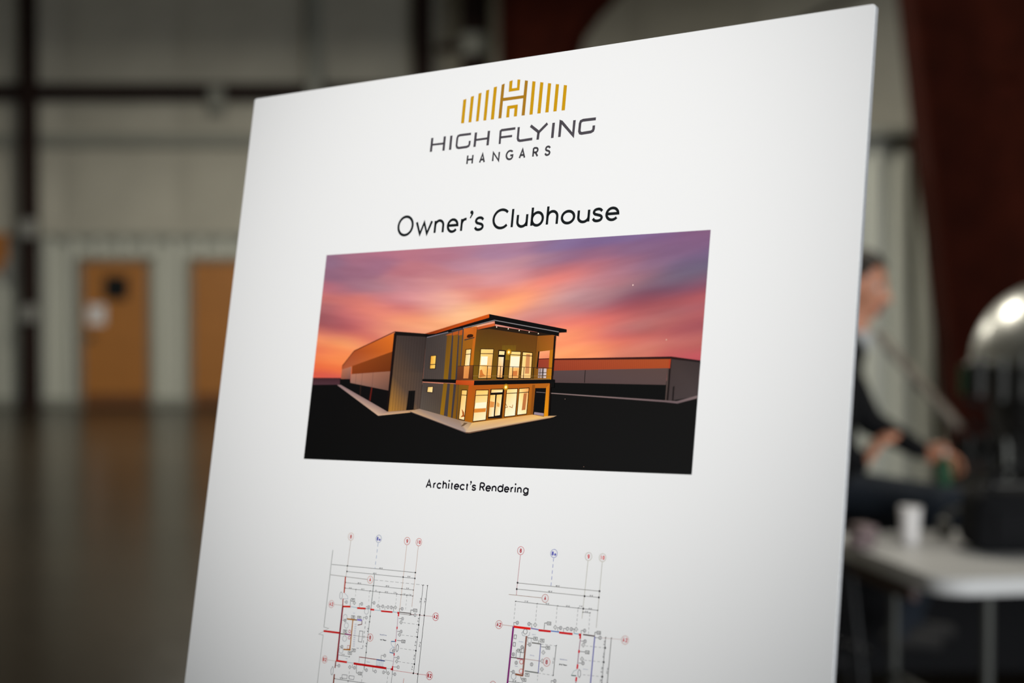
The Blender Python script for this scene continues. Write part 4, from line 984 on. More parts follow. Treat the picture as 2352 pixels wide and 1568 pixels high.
A.line([(1410, 1256), (1385, 1500)], 1.0, (110, 110, 114)); A.line([(1600, 1395), (1588, 1500)], 1.2, (206, 140, 130)); A.line([(695, 175), (700, 60)], 1.0, DK); A.line([(800, 1160), (800, 1300), (832, 1306)], 1.1, (80, 80, 80)); A.line([(1485, 750), (1560, 760)], 1.1, DK); A.line([(1712, 300), (1720, 238), (1760, 240)], 1.1, DK)
# the plan goes on below what the camera sees
thick(A, (408, 1500), (330, 2160), 3.6, (150, 46, 30)); thick(A, (330, 2160), (1300, 2290), 4.2, RED); A.line([(1385, 1500), (1300, 2290)], 1.2, (110, 110, 114)); A.line([(135, 1520), (60, 2160)], 1.3, (158, 160, 158)); dim(A, [(1822, 1500), (1730, 2330)], w=1.2); A.line([(1588, 1500), (1500, 2330)], 1.0, (206, 140, 130)); A.line([(1300, 2290), (1900, 2370)], .9, (196, 110, 110))
A.build('floor_plan_print', board)['label'] = 'first floor plan with red walls and dimension lines'

# --- right plan
Bp = Print(1110, 1230, 6.72)
oR = 148 * 6.72
Bp.line([(575, 292), (528, 722), (512, 915)], 1.1, (186, 120, 130)); Bp.line([(1618, 388), (1525, 1276)], 1.2, (186, 184, 172)); Bp.line([(1838, 405), (1745, 1420)], 1.3, (186, 184, 176))
Bp.dash((1087, 345), (1045, 785), 1.2, (110, 120, 186), 8, 6)
Bp.line([(532, 728), (1795, 855)], 1.1, (124, 122, 118)); Bp.line([(518, 822), (1785, 952)], 1.1, (128, 126, 124)); Bp.line([(395, 905), (900, 958)], 1.0, (150, 120, 104))
for x, y in ((530, 725), (518, 822), (1795, 855), (1785, 952), (1565, 932), (1545, 1125)): Bp.circle((x, y), 0.0008, 0, DK, fill=(52, 50, 54), n=8)
dim(Bp, [(500, 1012), (832, 1048), (1148, 1082), (1468, 1115), (1548, 1126), (1768, 1150)], w=.9); dim(Bp, [(1538, 1180), (1650, 1190)], w=.9)
dt(Bp, "48'-0\"", (1150, 775)); dt(Bp, "40'-0\"", (1035, 860)); dt(Bp, "8'-0\"", (1672, 925)); dt(Bp, "11'-0\"", (668, 1012)); dt(Bp, "12'-0\"", (990, 1048)); dt(Bp, "12'-0\"", (1308, 1085)); dt(Bp, "3'-0\"", (1508, 1088)); dt(Bp, "8'-0\"", (1655, 1125)); dt(Bp, "4'-0\"", (1595, 1170))
bubble(Bp, (580, 230), 63, '8', (200, 90, 96), (186, 20, 44)); bubble(Bp, (1093, 274), 64, '8a', (110, 122, 186), (36, 44, 176)); bubble(Bp, (1627, 320), 63, '9', (186, 180, 166), (214, 40, 50)); bubble(Bp, (1843, 338), 63, '10', (190, 182, 166), (216, 80, 76)); bubble(Bp, (957, 965), 62, 'A', (186, 110, 100), (190, 20, 40))
Bp.crop(1110, 1378, 6.72)
for a, b in (((498, 50), (475, 290)), ((830, 80), (808, 325)), ((1140, 110), (1122, 370)), ((1462, 145), (1440, 400)), ((1645, 215), (1625, 520))): Bp.dash(a, b, .9, (136, 136, 138), 6, 4)
bubble(Bp, (243, 376), 64, 'A2', (196, 110, 104), (180, 24, 40)); bubble(Bp, (2190, 615), 66, 'A2', (206, 160, 150), (206, 80, 86)); bubble(Bp, (980, 953), 66, 'B', (196, 110, 104), (180, 24, 44)); bubble(Bp, (150, 1310), 62, 'B2', (196, 110, 104), (180, 24, 44))
Bp.line([(300, 380), (470, 400)], .9, (176, 130, 120)); Bp.line([(1830, 580), (2130, 605)], .9, (200, 180, 176))
thick(Bp, (470, 408), (730, 440), 5.0, (226, 30, 24)); thick(Bp, (855, 462), (1042, 482), 4.4, (206, 30, 36)); thick(Bp, (1172, 498), (1380, 522), 4.4, (206, 30, 36)); thick(Bp, (1475, 530), (1512, 534), 4.6, (214, 34, 40)); thick(Bp, (1500, 530), (1495, 595), 4.0, (214, 34, 44))
for a, b, c in (((735, 432), (860, 456), (120, 110, 170)), ((1042, 474), (1172, 490), (80, 120, 190)), ((1400, 512), (1480, 524), (150, 180, 200))): Bp.line([a, b], 2.4, c)
thick(Bp, (466, 405), (372, 1300), 4.6, (126, 36, 112)); thick(Bp, (668, 552), (608, 1165), 4.2, (140, 88, 76)); thick(Bp, (490, 1140), (615, 1162), 4.0, (150, 88, 60)); Bp.line([(430, 880), (635, 908)], 1.9, (70, 44, 40)); Bp.line([(520, 900), (640, 912)], 2.2, (200, 110, 130))
Bp.line([(640, 905), (890, 940)], 1.0, (166, 120, 116))
Bp.line([(750, 655), (890, 675)], 2.4, (110, 108, 104)); Bp.line([(888, 675), (848, 1125)], 1.8, (92, 92, 170)); Bp.line([(640, 1090), (850, 1122)], 2.4, (104, 108, 104)); Bp.line([(890, 675), (885, 720)], 1.6, (50, 50, 52))
Bp.line([(1540, 528), (1722, 555)], 2.6, (86, 66, 66)); Bp.line([(1722, 560), (1655, 1290)], 2.8, (112, 112, 176)); Bp.line([(1500, 600), (1478, 770)], 1.9, (160, 120, 140)); Bp.line([(1474, 810), (1456, 990)], 1.9, (160, 120, 140))
for a, b in (((1480, 770), (1476, 812)), ((1458, 990), (1450, 1060)), ((1440, 1185), (1432, 1250))): thick(Bp, a, b, 4.0, (216, 36, 52))
Bp.line([(1360, 1160), (1400, 1090), (1450, 1070)], 1.0, (150, 170, 170)); Bp.line([(1360, 1160), (1435, 1165)], 2.0, (70, 100, 96)); Bp.line([(1482, 1065), (1460, 1110), (1465, 1170), (1485, 1195), (1505, 1150), (1502, 1090), (1482, 1065)], 1.2, (120, 120, 126))
Bp.dash((890, 675), (1125, 705), .9, (150, 150, 152), 6, 4); Bp.dash((850, 1125), (1080, 1160), .9, (150, 150, 152), 6, 4); dim(Bp, [(1127, 700), (1080, 1160)], w=1.2); dt(Bp, "17'-11\"", (1085, 930), 26, rot=-1.45); Bp.dash((842, 1150), (835, 1270), .9, (150, 150, 152), 5, 4)
for x, y in ((480, 565), (466, 682)):
    Bp.line([(x, y - 32), (x + 34, y - 27), (x + 28, y + 30), (x - 6, y + 26)], 1.1, (80, 80, 84), True)
Bp.line([(505, 880), (512, 770), (530, 768)], 1.1, DK); Bp.line([(566, 885), (575, 805), (625, 812)], 1.0, (80, 80, 84))
for c in ((590, 950), (585, 1095)): Bp.circle(c, 0.0016, 1.2, (206, 90, 90))
Bp.line([(625, 480), (595, 500), (610, 545), (650, 552)], 1.0, (150, 156, 166)); Bp.line([(718, 490), (710, 540), (680, 560)], 1.0, (160, 164, 170)); Bp.circle((650, 484), 0.0018, 1.0, (80, 80, 84)); Bp.circle((715, 622), 0.0018, .9, (160, 162, 166)); Bp.circle((470, 1175), 0.0022, 1.0, (150, 150, 156))
word(Bp, 'Hall 2', (782, 530), rc(Bp, (782, 530), 17), (130, 138, 170)); word(Bp, 'Kitchen', (585, 640), rc(Bp, (585, 640), 17), (120, 130, 180)); word(Bp, 'Office', (755, 852), rc(Bp, (755, 852), 18), (110, 120, 170)); word(Bp, 'Seating Area', (1240, 915), rc(Bp, (1240, 915), 18), (130, 136, 170), sw=0.00026, gap=.12); word(Bp, '2nd Floor', (1235, 995), rc(Bp, (1235, 995), 27), (60, 60, 64), sw=0.0006, gap=.12); word(Bp, 'Balcony', (1582, 1065), rc(Bp, (1582, 1065), 17), (136, 142, 176)); word(Bp, 'Toilet', (510, 1018), rc(Bp, (510, 1018), 16), (130, 136, 170))
for c, s, e in (((527, 348), '2', (472, 395)), ((708, 366), '3', (748, 430)), ((1195, 428), '5', (1150, 485)), ((1300, 440), '1', (1240, 490)), ((1360, 446), '3', (1402, 512)), ((1565, 470), '2', (1512, 525)), ((1805, 580), '2', (1730, 570)), ((1572, 634), '5', (1510, 628)), ((1540, 972), '5', (1470, 965)), ((718, 685), '6', (675, 680)), ((600, 725), '9', (625, 810)), ((465, 1105), '6', (420, 1100)), ((1105, 1245), '2', (1050, 1290)), ((510, 965), '6', (510, 965)), ((748, 990), '2', (748, 990)), ((466, 835), '8', (466, 835))):
    if e != c: Bp.line([c, (e[0], c[1] - 4), e], 1.0, (90, 90, 94))
    note(Bp, c, 25, s, (80, 80, 84), 1.1)
for c in ((802, 380), (1112, 418), (1435, 448), (928, 805), (905, 1065), (912, 938), (1545, 690), (1525, 908)): diamond(Bp, c, 33, (100, 100, 100))
for c, s in (((1018, 355), 'X.2'), ((808, 590), 'P4'), ((912, 620), 'P3'), ((1000, 730), 'P2'), ((560, 775), 'P5'), ((680, 1148), 'P1'), ((632, 1225), 'P4'), ((1785, 500), 'X.2'), ((1608, 800), 'X.2')): plate(Bp, c, s)
Bp.line([(940, 450), (950, 350), (985, 352)], 1.1, DK); Bp.line([(680, 575), (775, 592)], 1.1, DK); Bp.line([(852, 655), (860, 615)], 1.1, DK); Bp.line([(895, 718), (968, 726)], 1.1, DK); Bp.line([(1720, 550), (1725, 495), (1755, 495)], 1.1, DK); Bp.line([(1490, 790), (1575, 798)], 1.1, (90, 90, 94)); Bp.line([(580, 1175), (585, 1215), (600, 1220)], 1.1, DK)
dim(Bp, [(1890, 575), (1830, 1280)], w=1.2, ink=(90, 90, 92)); dim(Bp, [(1978, 585), (1915, 1280)], w=1.4, ink=(104, 104, 104))
for x, y, x0 in ((1882, 735, 1580), (1860, 955, 1560), (1838, 1180, 1540)):
    Bp.dash((x0, y - 30), (x, y), .9, (150, 150, 152), 6, 4); Bp.circle((x, y), 0.0008, 0, DK, fill=(50, 50, 54), n=10)
for s, c in (("5'-0\"", (1872, 655)), ("6'-4\"", (1858, 845)), ("6'-10\"", (1832, 1070)), ("27'-6\"", (1918, 1085)), ("6'-10\"", (1810, 1260))): dt(Bp, s, c, 27, (96, 96, 100), rot=-1.45)
dim(Bp, [(375, 1250), (600, 1280)], w=1.0); dt(Bp, "6'-0\"", (485, 1245), 26, (80, 80, 84))
thick(Bp, (372, 1300), (300, 1980), 4.6, (126, 36, 112)); thick(Bp, (300, 1980), (1330, 2110), 4.6, RED); Bp.line([(1655, 1290), (1580, 2140)], 2.8, (112, 112, 176)); Bp.line([(1432, 1250), (1345, 2110)], 1.9, (160, 120, 140)); dim(Bp, [(1830, 1280), (1750, 2160)], w=1.2, ink=(90, 90, 92)); dim(Bp, [(1915, 1280), (1835, 2170)], w=1.4, ink=(104, 104, 104))
Bp.build('floor_plan_print', board)['label'] = 'second floor plan with a balcony and red walls'

# ================================================================== EASEL AND ADDED SPOT LAMP FOR THE BOARD
BMW = board.matrix_world.copy()
def bl(x, y, z): return BMW @ Vector((x, y, z))
ez = tag(empty('display_easel', (BORG.x, BORG.y, 0)), 'black metal tripod easel carrying the white presentation board', 'easel')
eo = Vector(ez.location)
def eloc(p): return Vector(p) - eo
def drop(p, q):
    """continue the line p->q down to the floor"""
    d = q - p; return p + d * ((0.014 - p.z) / d.z)
bk = BT + 0.013
tops = [bl(-0.045, bk, 0.80), bl(0.045, bk, 0.80)]
for s, tp in zip((-1, 1), tops):
    ft = drop(tp, bl(s * 0.20, bk, 0.0))
    lg_ = MB().tube(eloc(tp), eloc(ft), 0.011, n=14).build('leg', M['easel'], ez, True)
    MB().tube(eloc(ft) + Vector((0, 0, .02)), eloc(ft) - Vector((0, 0, .013)), 0.016, n=14).build('rubber_foot', M['rubber'], lg_, True)
rt = bl(0, bk + .01, 0.80); rf = Vector((rt.x + _back.x * .40, rt.y + _back.y * .40, 0.014))
lg_ = MB().tube(eloc(rt), eloc(rf), 0.011, n=14).build('leg', M['easel'], ez, True)
MB().tube(eloc(rf) + Vector((0, 0, .02)), eloc(rf) - Vector((0, 0, .013)), 0.016, n=14).build('rubber_foot', M['rubber'], lg_, True)
MB().tube(eloc(bl(-0.07, bk, .80)), eloc(bl(0.07, bk, .80)), 0.016, n=14).build('hinge_head', M['easel'], ez, True)
sh = MB()
for k in range(2): sh.tube(eloc(bl(-0.26, (-.002, .016)[k], -.008)), eloc(bl(0.26, (-.002, .016)[k], -.008)), 0.0078, n=12)
shelf = sh.build('shelf', M['easel'], ez, True)
for s in (-.22, .22): MB().tube(eloc(bl(s, -.014, -.012)), eloc(bl(s, -.014, .03)), 0.005, n=10).build('peg', M['easel'], shelf, True)
MB().tube(eloc(bl(-0.19, bk + .012, .05)), eloc(bl(.19, bk + .012, .05)), 0.008, n=12).build('crossbar', M['easel'], ez, True)

# added unseen lamp; its soft cone stands in for lens vignetting on the board
SP = Vector((-1.5, -1.0, 2.6)); u_, v_ = uv(1120, 565); ST = BTL + BU * u_ - BV * v_
st = tag(empty('vignette_lamp', tuple(SP)), 'added unseen lamp giving the presentation board a vignette-like falloff', 'lamp')
MB().tube((0, 0, .10), (0, 0, CEIL - SP.z - .004), .012, n=10).build('rod', M['lamp_metal'], st)
sd = (ST - SP).normalized(); sq = sd.to_track_quat('-Z', 'Y').to_matrix()
MB().lathe([(0.03, .16), (.075, .14), (.085, .0), (.085, -.06), (.075, -.06), (.07, .02), (.0, .02)], rot=sq).build('housing', M['lamp_metal'], st, True)
sld = bpy.data.lights.new('vignette_light', 'SPOT'); sld.energy = 262; sld.spot_size = math.radians(21); sld.spot_blend = 1.0; sld.shadow_soft_size = 0.06; sld.color = (1.0, 0.985, 0.965)
slo = bpy.data.objects.new('vignette_light', sld); COL.objects.link(slo); slo.parent = st; slo.location = sd * .07; slo.rotation_euler = sd.to_track_quat('-Z', 'Y').to_euler()

# ================================================================== FOLDING TABLE AND WHAT STANDS ON IT
TZ, tw, td, TROT = 0.745, 1.83, 0.92, math.radians(10)
tcn = Vector((1.19, 4.53, 0)) + Matrix.Rotation(TROT, 3, 'Z') @ Vector((tw / 2, td / 2, 0))
tb = tag(empty('folding_table', tuple(tcn), (0, 0, TROT)), 'light grey plastic folding table with rounded corners at the lower right', 'table')
ol_ = [(x, y - td / 2) for x, y in rounded_rect(tw, td, 0.09, 6)]
m = MB().prism(ol_, TZ - .048, TZ, 'z')
bmesh.ops.bevel(m.bm, geom=[e for e in m.bm.edges if abs(e.verts[0].co.z - e.verts[1].co.z) < 1e-6], offset=.009, segments=2, affect='EDGES')
m.build('tabletop', M['table_top'], tb, True)
for s in (-1, 1):
    for y in (-.36, .30):
        lx_ = s * (tw / 2 - .20)
        MB().tube((lx_, y, 0), (lx_, y, TZ - .05), .017, n=14).build('leg', M['table_leg'], tb, True)
    MB().tube((s * (tw / 2 - .20), -.36, .30), (s * (tw / 2 - .20), .30, .30), .012, n=10).build('crossbar', M['table_leg'], tb, True)
MB().box((-tw / 2 + .07, .10, TZ - .085), (.03, td - .42, .07), bevel=.004).build('side_rail', M['brown_wood'], tb)
def on_table(px, py): return at_height(px, py, TZ)

c = on_table(2090, 1246)
cu = tag(empty('paper_cup', (c.x, c.y, TZ)), 'plain white paper cup on the grey folding table', 'cup')
MB().lathe([(.029, 0), (.0355, .112), (.0335, .112), (.0275, .004), (.0, .004)]).build('cup_body', M['cup'], cu, True)
MB().lathe([(.0350, .108), (.0375, .110), (.0375, .116), (.0345, .117), (.0335, .112)]).build('rolled_rim', M['cup'], cu, True)

c = on_table(2205, 1234)
hp = tag(empty('headphones', (c.x, c.y, TZ)), 'grey headphones lying beside the white cup on the table', 'headphones')
MB().path([(.062 * math.cos(a), .01 * math.sin(3 * a), .034 + .062 * math.sin(a)) for a in [math.pi * k / 14 for k in range(15)]], .009, 10).build('headband', M['grey_plastic'], hp, True)
for s in (-1, 1):
    cpz = MB().lathe([(.0, -.016), (.032, -.014), (.034, .0), (.03, .014), (.0, .016)], c=(s * .056, -.006, .034), rot=Matrix.Rotation(math.pi / 2, 3, 'Y')).build('ear_cup', M['grey_plastic'], hp, True)
    MB().lathe([(.018, -.006), (.030, -.006), (.031, .006), (.018, .006)], c=(s * .040, -.006, .034), rot=Matrix.Rotation(math.pi / 2, 3, 'Y'), n=24).build('cushion', M['black_fabric'], cpz, True)

c = on_table(2318, 1262)
bg_ = tag(empty('equipment_bag', (c.x + .02, c.y, TZ)), 'slouched black equipment bag on the table behind the headphones', 'bag')
m = MB().box((0, 0, .10), (.30, .22, .20), bevel=.045, seg=4)
for v_ in m.bm.verts: v_.co.x += .018 * noise.noise(v_.co * 14); v_.co.z += .02 * noise.noise(v_.co * 9) * (v_.co.z / .2)
m.build('bag_body', M['black_fabric'], bg_, True)
MB().path([(.10 * math.cos(a), -.06, .185 + .085 * math.sin(a)) for a in [math.pi * k / 10 for k in range(11)]], .010, 8).build('handle', M['black_fabric'], bg_, True)
MB().box((0, -.112, .09), (.20, .02, .10), bevel=.008).build('pocket', M['black_fabric'], bg_)
MB().box((0, 0, .204), (.22, .012, .008)).build('zip', M['engine_grey'], bg_)

c = on_table(1978, 1254)
cl = MB()
for k in range(3): cl.box((.004 * k, .003 * k, .012 + .022 * k), (.075 - .006 * k, .09, .022), rot=Matrix.Rotation(.12 * k, 3, 'Z'), bevel=.008, seg=2)
o = cl.build('folded_cloth', M['pink_cloth'], None, True); o.location = (c.x, c.y, TZ + .0005)
tag(o, 'small folded dull pink cloth at the table\'s left end beside the board', 'cloth')

rcx = tag(empty('added_case', (2.05, 6.72, 0)), 'large black case added behind the folding table to darken the floor under it', 'case')  # added dark block: hides bright floor reflections to deepen the shade below the table
MB().box((0, 0, .37), (2.1, .56, .66), bevel=.012).build('case_body', M['black_fabric'], rcx)
MB().box((0, 0, .71), (2.12, .58, .04), bevel=.008).build('lid', M['engine'], rcx)
for sx in (-1, 1):
    MB().box((sx * .6, -.29, .55), (.14, .03, .09), bevel=.008).build('latch', M['engine_grey'], rcx)
    for sy in (-1, 1):
        MB().box((sx * 1.045, sy * .275, .70), (.05, .05, .06), bevel=.01).build('corner', M['engine_grey'], rcx)
        MB().tube((sx * .95 - .02, sy * .22, .025), (sx * .95 + .02, sy * .22, .025), .025, n=14).build('castor', M['rubber'], rcx, True)

# ================================================================== THE SEATED PERSON
def bar_stool(x, y, zs):
    t = tag(empty('bar_stool', (x, y, 0)), 'black bar stool under the seated person behind the table', 'stool')
    MB().lathe([(0, zs - .05), (.15, zs - .05), (.17, zs - .03), (.17, zs - .012), (.15, zs), (0, zs + .004)]).build('seat', M['engine'], t, True)
    for k in range(4):
        a = math.pi / 4 + k * math.pi / 2
        MB().tube((.20 * math.cos(a), .20 * math.sin(a), 0), (.11 * math.cos(a), .11 * math.sin(a), zs - .048), .012, n=12).build('leg', M['easel'], t, True)
    MB().path([(.172 * math.cos(a), .172 * math.sin(a), .24) for a in [2 * math.pi * k / 24 for k in range(25)]], .009, 8).build('footrest', M['easel'], t, True)
    return t
YP = 5.92
hip = Vector((1.14, YP, 0.835))
bar_stool(1.13, YP, 0.745)
body = MB()
BONES = []     # (a, b, radius, kind)
def bone(a, b, r0, r1, kind):
    a, b = Vector(a), Vector(b); body.capsule(a, b, r0, r1); BONES.append((a, b, max(r0, r1), kind))
def blob(c, r, s, kind, rot=None):
    c = Vector(c); body.ball(c, r, s, rot); BONES.append((c, c + Vector((0, 0, .001)), r * min(s), kind))
Hd = at_depth(1981, 655, 5.94); Nk = at_depth(1957, 790, 5.95)
chest = Vector((1.17, YP + .01, 1.22))
# torso
for dy in (-.075, .075):
    bone(hip + Vector((0, dy, 0)), hip + Vector((.0, dy * .9, .16)), .095, .085, 'cloth')
    bone(hip + Vector((0, dy * .9, .16)), chest + Vector((.0, dy, .0)), .085, .098, 'cloth')
    bone(chest + Vector((0, dy, 0)), chest + Vector((.015, dy * 1.1, .11)), .098, .075, 'cloth')
    bone(chest + Vector((.015, dy * 1.1, .11)), Nk + Vector((-.005, dy * .3, -.03)), .07, .05, 'cloth')
bone(Nk + Vector((0, 0, -.03)), Hd + Vector((-.022, .01, -.05)), .050, .052, 'skin')
# arms: far arm reaches out, near arm bent with the hand raised
shF, shN = Vector((1.20, YP + .165, 1.345)), Vector((1.19, YP - .16, 1.345))
elF, wrF = at_depth(1996, 968, 6.02), at_depth(2116, 1036, 5.90)
elN, wrN = Vector((1.10, 5.60, 1.075)), at_depth(1976, 1072, 5.56)
for s_, e_, w_ in ((shF, elF, wrF), (shN, elN, wrN)):
    bone(s_, e_, .064, .052, 'cloth'); bone(e_, w_ - (w_ - e_).normalized() * .02, .052, .037, 'cloth'); bone(w_ - (w_ - e_).normalized() * .03, w_, .030, .027, 'skin')
    bone(chest + Vector((.02, (s_.y - YP) * .6, .11)), s_, .07, .064, 'cloth')
def hand(w, d, n, side, curl):
    """palm from wrist w along d, palm facing n; five separate fingers"""
    d = Vector(d).normalized(); n = (Vector(n) - d * Vector(n).dot(d)).normalized(); s = d.cross(n) * side
    for k, o_ in enumerate((-.030, -.010, .010, .028)):
        base = w + d * .085 + s * o_
        bone(w + d * .012 + s * o_ * .55, base, .0150, .0125, 'skin')
        L = (.036, .042, .039, .030)[k]; p = base; ang = curl * .5; r = .0095
        for j in range(3):
            q = p + (d * math.cos(ang) + n * math.sin(ang)) * L * (1, .75, .6)[j]
            bone(p, q, r, r * .9, 'skin'); p = q; r *= .9; ang += curl
    tb0 = w + d * .028 - s * .030
    t1 = tb0 + (d * .55 - s * .75 + n * .35).normalized() * .042; t2 = t1 + (d * .85 - s * .15 + n * .5).normalized() * .032
    bone(w + d * .015 - s * .012, tb0, .015, .0135, 'skin'); bone(tb0, t1, .0125, .0110, 'skin'); bone(t1, t2, .0108, .0090, 'skin')
hand(wrF, (.9, -.15, -.30), (.05, -.9, -.6), 1, .50)
hand(wrN, (.55, -.15, .85), (.8, .1, -.4), -1, .42)
# legs: thighs level on the stool, feet on the foot ring
knF, knN = at_depth(2182, 1152, 6.02), at_depth(2150, 1166, 5.84)
for dy, kn in ((.085, knF), (-.085, knN)):
    h0 = hip + Vector((.03, dy, -.005)); an = Vector((kn.x - .13, kn.y + dy * .1, .37))
    bone(h0, kn, .082, .060, 'leg'); bone(kn, an, .058, .040, 'leg')
    bone(an, an + Vector((-.01, 0, -.05)), .040, .038, 'shoe'); bone(an + Vector((-.03, 0, -.065)), an + Vector((.13, 0, -.080)), .036, .030, 'shoe')
# head: skull, face wedge, jaw, brow, nose, ears, lips
fd = Vector((.84, -.50, -.20)).normalized(); sd_ = Vector((0, 0, 1)).cross(fd).normalized(); ud = fd.cross(sd_)
HR = Matrix((fd, sd_, ud)).transposed()
def hp_(x, y, z): return Hd + fd * x + sd_ * y + ud * z
blob(hp_(-.012, 0, .022), .1, (.93, .76, .95), 'skin', HR)
blob(hp_(.022, 0, -.030), .1, (.66, .60, .86), 'skin', HR)
blob(hp_(.045, 0, -.085), .1, (.36, .40, .30), 'skin', HR)
blob(hp_(.074, 0, .022), .1, (.13, .46, .12), 'skin', HR)
for s in (-1, 1):
    blob(hp_(.060, s * .036, -.028), .1, (.20, .20, .18), 'skin', HR); blob(hp_(-.010, s * .078, -.008), .1, (.17, .07, .30), 'skin', HR)
bone(hp_(.082, 0, .008), hp_(.106, 0, -.034), .009, .0135, 'skin')
for s in (-1, 1): blob(hp_(.094, s * .011, -.038), .1, (.10, .09, .08), 'skin', HR)
bone(hp_(.082, -.018, -.062), hp_(.082, .018, -.062), .0075, .0075, 'lip'); bone(hp_(.079, -.015, -.073), hp_(.079, .015, -.073), .0078, .0078, 'lip')
raw = body.mesh('person_body')
tmp = bpy.data.objects.new('tmp_body', raw); COL.objects.link(tmp)
md = tmp.modifiers.new('r', 'REMESH'); md.mode = 'VOXEL'; md.voxel_size = 0.0065; md.use_smooth_shade = True
ms = tmp.modifiers.new('s', 'SMOOTH'); ms.iterations = 4; ms.factor = .5
dg = bpy.context.evaluated_depsgraph_get(); dg.update()
bme = bpy.data.meshes.new_from_object(tmp.evaluated_get(dg))
bpy.data.objects.remove(tmp)
kinds = ['skin', 'cloth', 'leg', 'shoe', 'lip']
for k, nm in zip(kinds, ('skin', 'black_fabric', 'navy', 'shoe', 'lip')): bme.materials.append(M[nm])
co = np.empty(len(bme.vertices) * 3); bme.vertices.foreach_get('co', co); co = co.reshape(-1, 3)
best = np.full(len(co), 1e9); lab = np.zeros(len(co), int)
for a, b, r, kd in BONES:
    a, b = np.array(a), np.array(b); d = b - a; t = np.clip(((co - a) @ d) / max(d @ d, 1e-9), 0, 1)
    dist = np.linalg.norm(co - (a + t[:, None] * d), axis=1) - r
    if kd == 'lip': dist = np.where(dist < .0035, dist - .01, dist + .02)
    mk = dist < best; best[mk] = dist[mk]; lab[mk] = kinds.index(kd)
mi = np.array([lab[p.vertices[0]] for p in bme.polygons]); bme.polygons.foreach_set('material_index', mi)
bme.polygons.foreach_set('use_smooth', [True] * len(bme.polygons))
pe = tag(empty('person', (hip.x, hip.y, 0.745)), 'dark-haired person in a black jacket and navy trousers sitting with hands forward', 'person')
pob = link_mesh('body', bme, None, pe); pob.location = -Vector(pe.location)
off = -Vector(pe.location)
# hair: shell around skull
m = MB(); g = bmesh.ops.create_uvsphere(m.bm, u_segments=40, v_segments=28, radius=1.0)
kill = []
for v_ in m.bm.verts:
    x, y, z = v_.co
    front = .25 if z < .52 else .9
    if (z < -.28 and x > -.75) or z < -.55 or (x > (.55 + .30 * z) and z < .46) or (abs(y) > .80 and z < .02 and x > -.15): kill.append(v_)
bmesh.ops.delete(m.bm, geom=kill, context='VERTS')
for v_ in m.bm.verts:
    k = 1 + .05 * noise.noise(v_.co * 5) + .03 * noise.noise(v_.co * 14)
    p = v_.co * k; v_.co = hp_(-.014 + p.x * .104, p.y * .088, .026 + p.z * .108)
ho = m.build('hair', M['hair'], pe, True); ho.location = off
sm = ho.modifiers.new('thick', 'SOLIDIFY'); sm.thickness = .014; sm.offset = -1
for s in (-1, 1):
    eo_ = MB().ball(hp_(.069, s * .031, .004), .0125).build('eye', M['eye_white'], pe, True); eo_.location = off
    ir = MB().ball(hp_(.0775, s * .031, .003), .0058).build('iris', M['hair'], eo_, True)
    br = MB().path([hp_(.082 - .010 * abs(t - .3), s * (.016 + .030 * t), .026 + .006 * math.sin(3 * t)) for t in (0, .35, .7, 1.0)], .0042, 8).build('eyebrow', M['hair'], pe, True); br.location = off
cr = MB()
nd = (Hd - Nk).normalized(); nq = nd.to_track_quat('Z', 'X').to_matrix()
cr.lathe([(.064, -.02), (.070, .0), (.068, .045), (.060, .050), (.058, .0), (.056, -.02)], c=Nk + nd * .005, rot=nq, n=28)
co_ = cr.build('collar', M['collar'], pe, True); co_.location = off
# bottle in the outstretched hand
bb = wrF + Vector((.075, -.03, -.12))
bt = tag(empty('bottle', tuple(bb)), 'small green bottle held in the seated person\'s outstretched hand', 'bottle')
MB().lathe([(0, 0), (.026, 0), (.028, .006), (.028, .07), (.022, .088), (.012, .098), (.012, .112), (0, .112)], n=24).build('glass', M['green'], bt, True)
MB().lathe([(0, .110), (.0135, .110), (.0135, .126), (0, .126)], n=20).build('cap', M['galv'], bt, True)

# ================================================================== ENGINE ON ITS STAND BEHIND THE TABLE
YE = 7.4
ec = at_depth(2425, 838, YE)
en = tag(empty('engine_stand', (ec.x, YE, 0)), 'dark engine on a stand topped by a polished silver dome', 'engine')
def el(px, py, Y=YE): p = at_depth(px, py, Y); return (p.x - ec.x, p.y - YE, p.z)
cz = ec.z
R_ = .375
prof = [(R_, -.02)] + [(R_ * math.cos(a), R_ * 1.02 * math.sin(a)) for a in [math.pi / 2 * k / 16 for k in range(17)]]
prof[-1] = (0.0, R_ * 1.02)
MB().lathe(prof, c=(0, 0, cz), n=56).build('dome', M['chrome'], en, True)
MB().lathe([(.30, -.10), (R_ + .012, -.03), (R_ + .012, -.012), (.34, -.012)], c=(0, 0, cz), n=48).build('dome_rim', M['engine_grey'], en, True)
MB().box((.02, 0, cz - .30), (.56, .42, .42), bevel=.05, seg=2).build('crankcase', M['engine'], en)
MB().box((.10, -.24, cz + .05), (.34, .1, .20), bevel=.04, seg=2).build('housing', M['engine'], en)
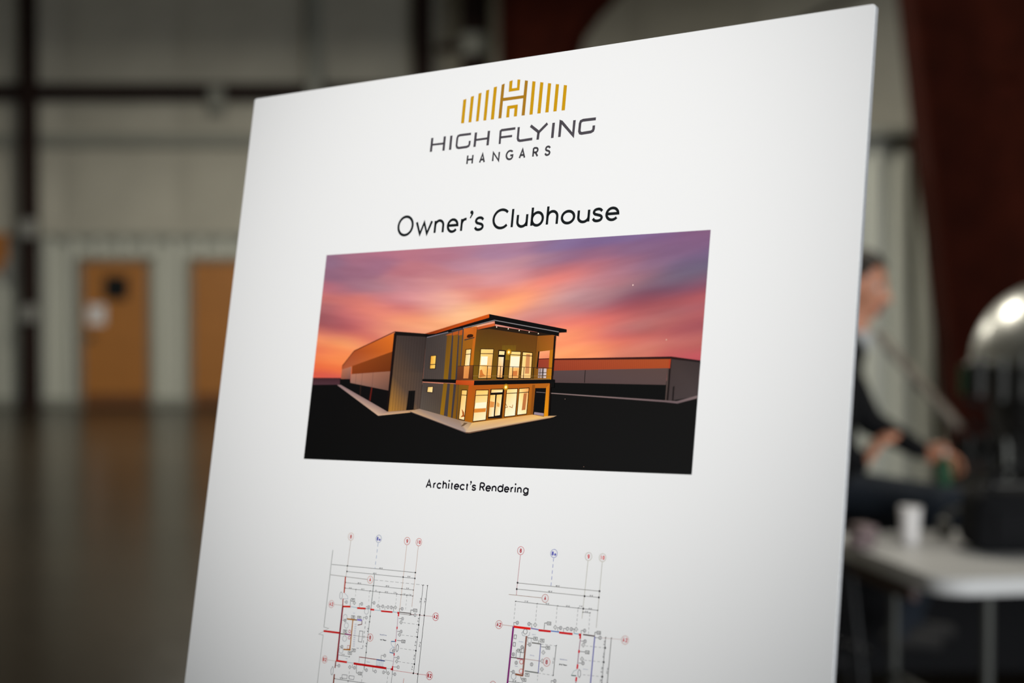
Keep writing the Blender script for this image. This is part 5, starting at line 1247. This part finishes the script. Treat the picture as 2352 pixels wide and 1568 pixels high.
for k, (px, py) in enumerate(((2248, 880), (2300, 890), (2348, 885))):
    a = Vector(el(px, py + 30, YE - .26)); cyl = MB()
    cyl.tube(a, a + Vector((0, 0, .15)), .036, n=18)
    for j in range(6): cyl.tube(a + Vector((0, 0, .02 + .022 * j)), a + Vector((0, 0, .028 + .022 * j)), .048, n=18)
    cyl.build('cylinder', M['engine_grey'], en, True)
    MB().tube(a + Vector((0, -.02, .15)), a + Vector((0, -.02, .19)), .016, n=12).build('plug', M['engine_light'], en, True)
a = Vector(el(2240, 842, YE - .22)); MB().ball(a, .042, (1.1, .8, .8)).tube(a, a + Vector((.16, .05, .02)), .022, n=12).build('intake_elbow', M['engine_light'], en, True)
a = Vector(el(2215, 905, YE - .18)); MB().tube(a, a + Vector((0, 0, .125)), .022, n=16).build('reservoir', M['green'], en, True)
MB().tube(a + Vector((0, 0, -.03)), a + Vector((.12, .1, -.06)), .015, n=10).build('bracket', M['engine'], en)
a, b = Vector(el(2312, 1098, YE - .25)), Vector(el(2310, 1008, YE - .25)); MB().tube(a, b, .030, n=16).build('filter', M['engine_light'], en, True)
for px in (2232, 2268, 2340):
    a, b = Vector(el(px, 1085, YE - .23)), Vector(el(px - 6, 1000, YE - .23)); MB().tube(a, b, .018, n=12).build('pipe', M['engine_grey'], en, True)
for k in range(4):
    p0 = Vector(el(2225 + 34 * k, 960, YE - .24)); MB().path([p0, p0 + Vector((.02, -.05, -.05)), p0 + Vector((.06, -.06, -.12)), p0 + Vector((.05, -.01, -.2))], .011, 8).build('hose', M['engine'], en, True)
MB().box((0, 0, .70), (.80, .52, .06), bevel=.01).build('platform', M['engine'], en)
MB().box((0, 0, cz - .58), (.10, .36, .30)).build('mount', M['engine'], en)
for sx in (-1, 1):
    for sy in (-1, 1): MB().box((sx * .36, sy * .22, .335), (.05, .05, .67)).build('leg', M['engine'], en)
MB().box((0, 0, .22), (.72, .44, .03)).build('lower_shelf', M['engine'], en)
# slanting grey-brown strut reaching up-left from the stand
a, b = Vector(el(2012, 762, YE + .3)), Vector(el(2205, 985, YE + .1))
m = MB(); d = (b - a); L = d.length
m.box((a + b) / 2, (.085, .03, L), rot=d.to_track_quat('Z', 'Y').to_matrix(), bevel=.006)
m.build('strut', M['strut'], en)
MB().box(b + Vector((.16, 0, -.10)), (.36, .06, .10)).build('strut_bracket', M['engine'], en)
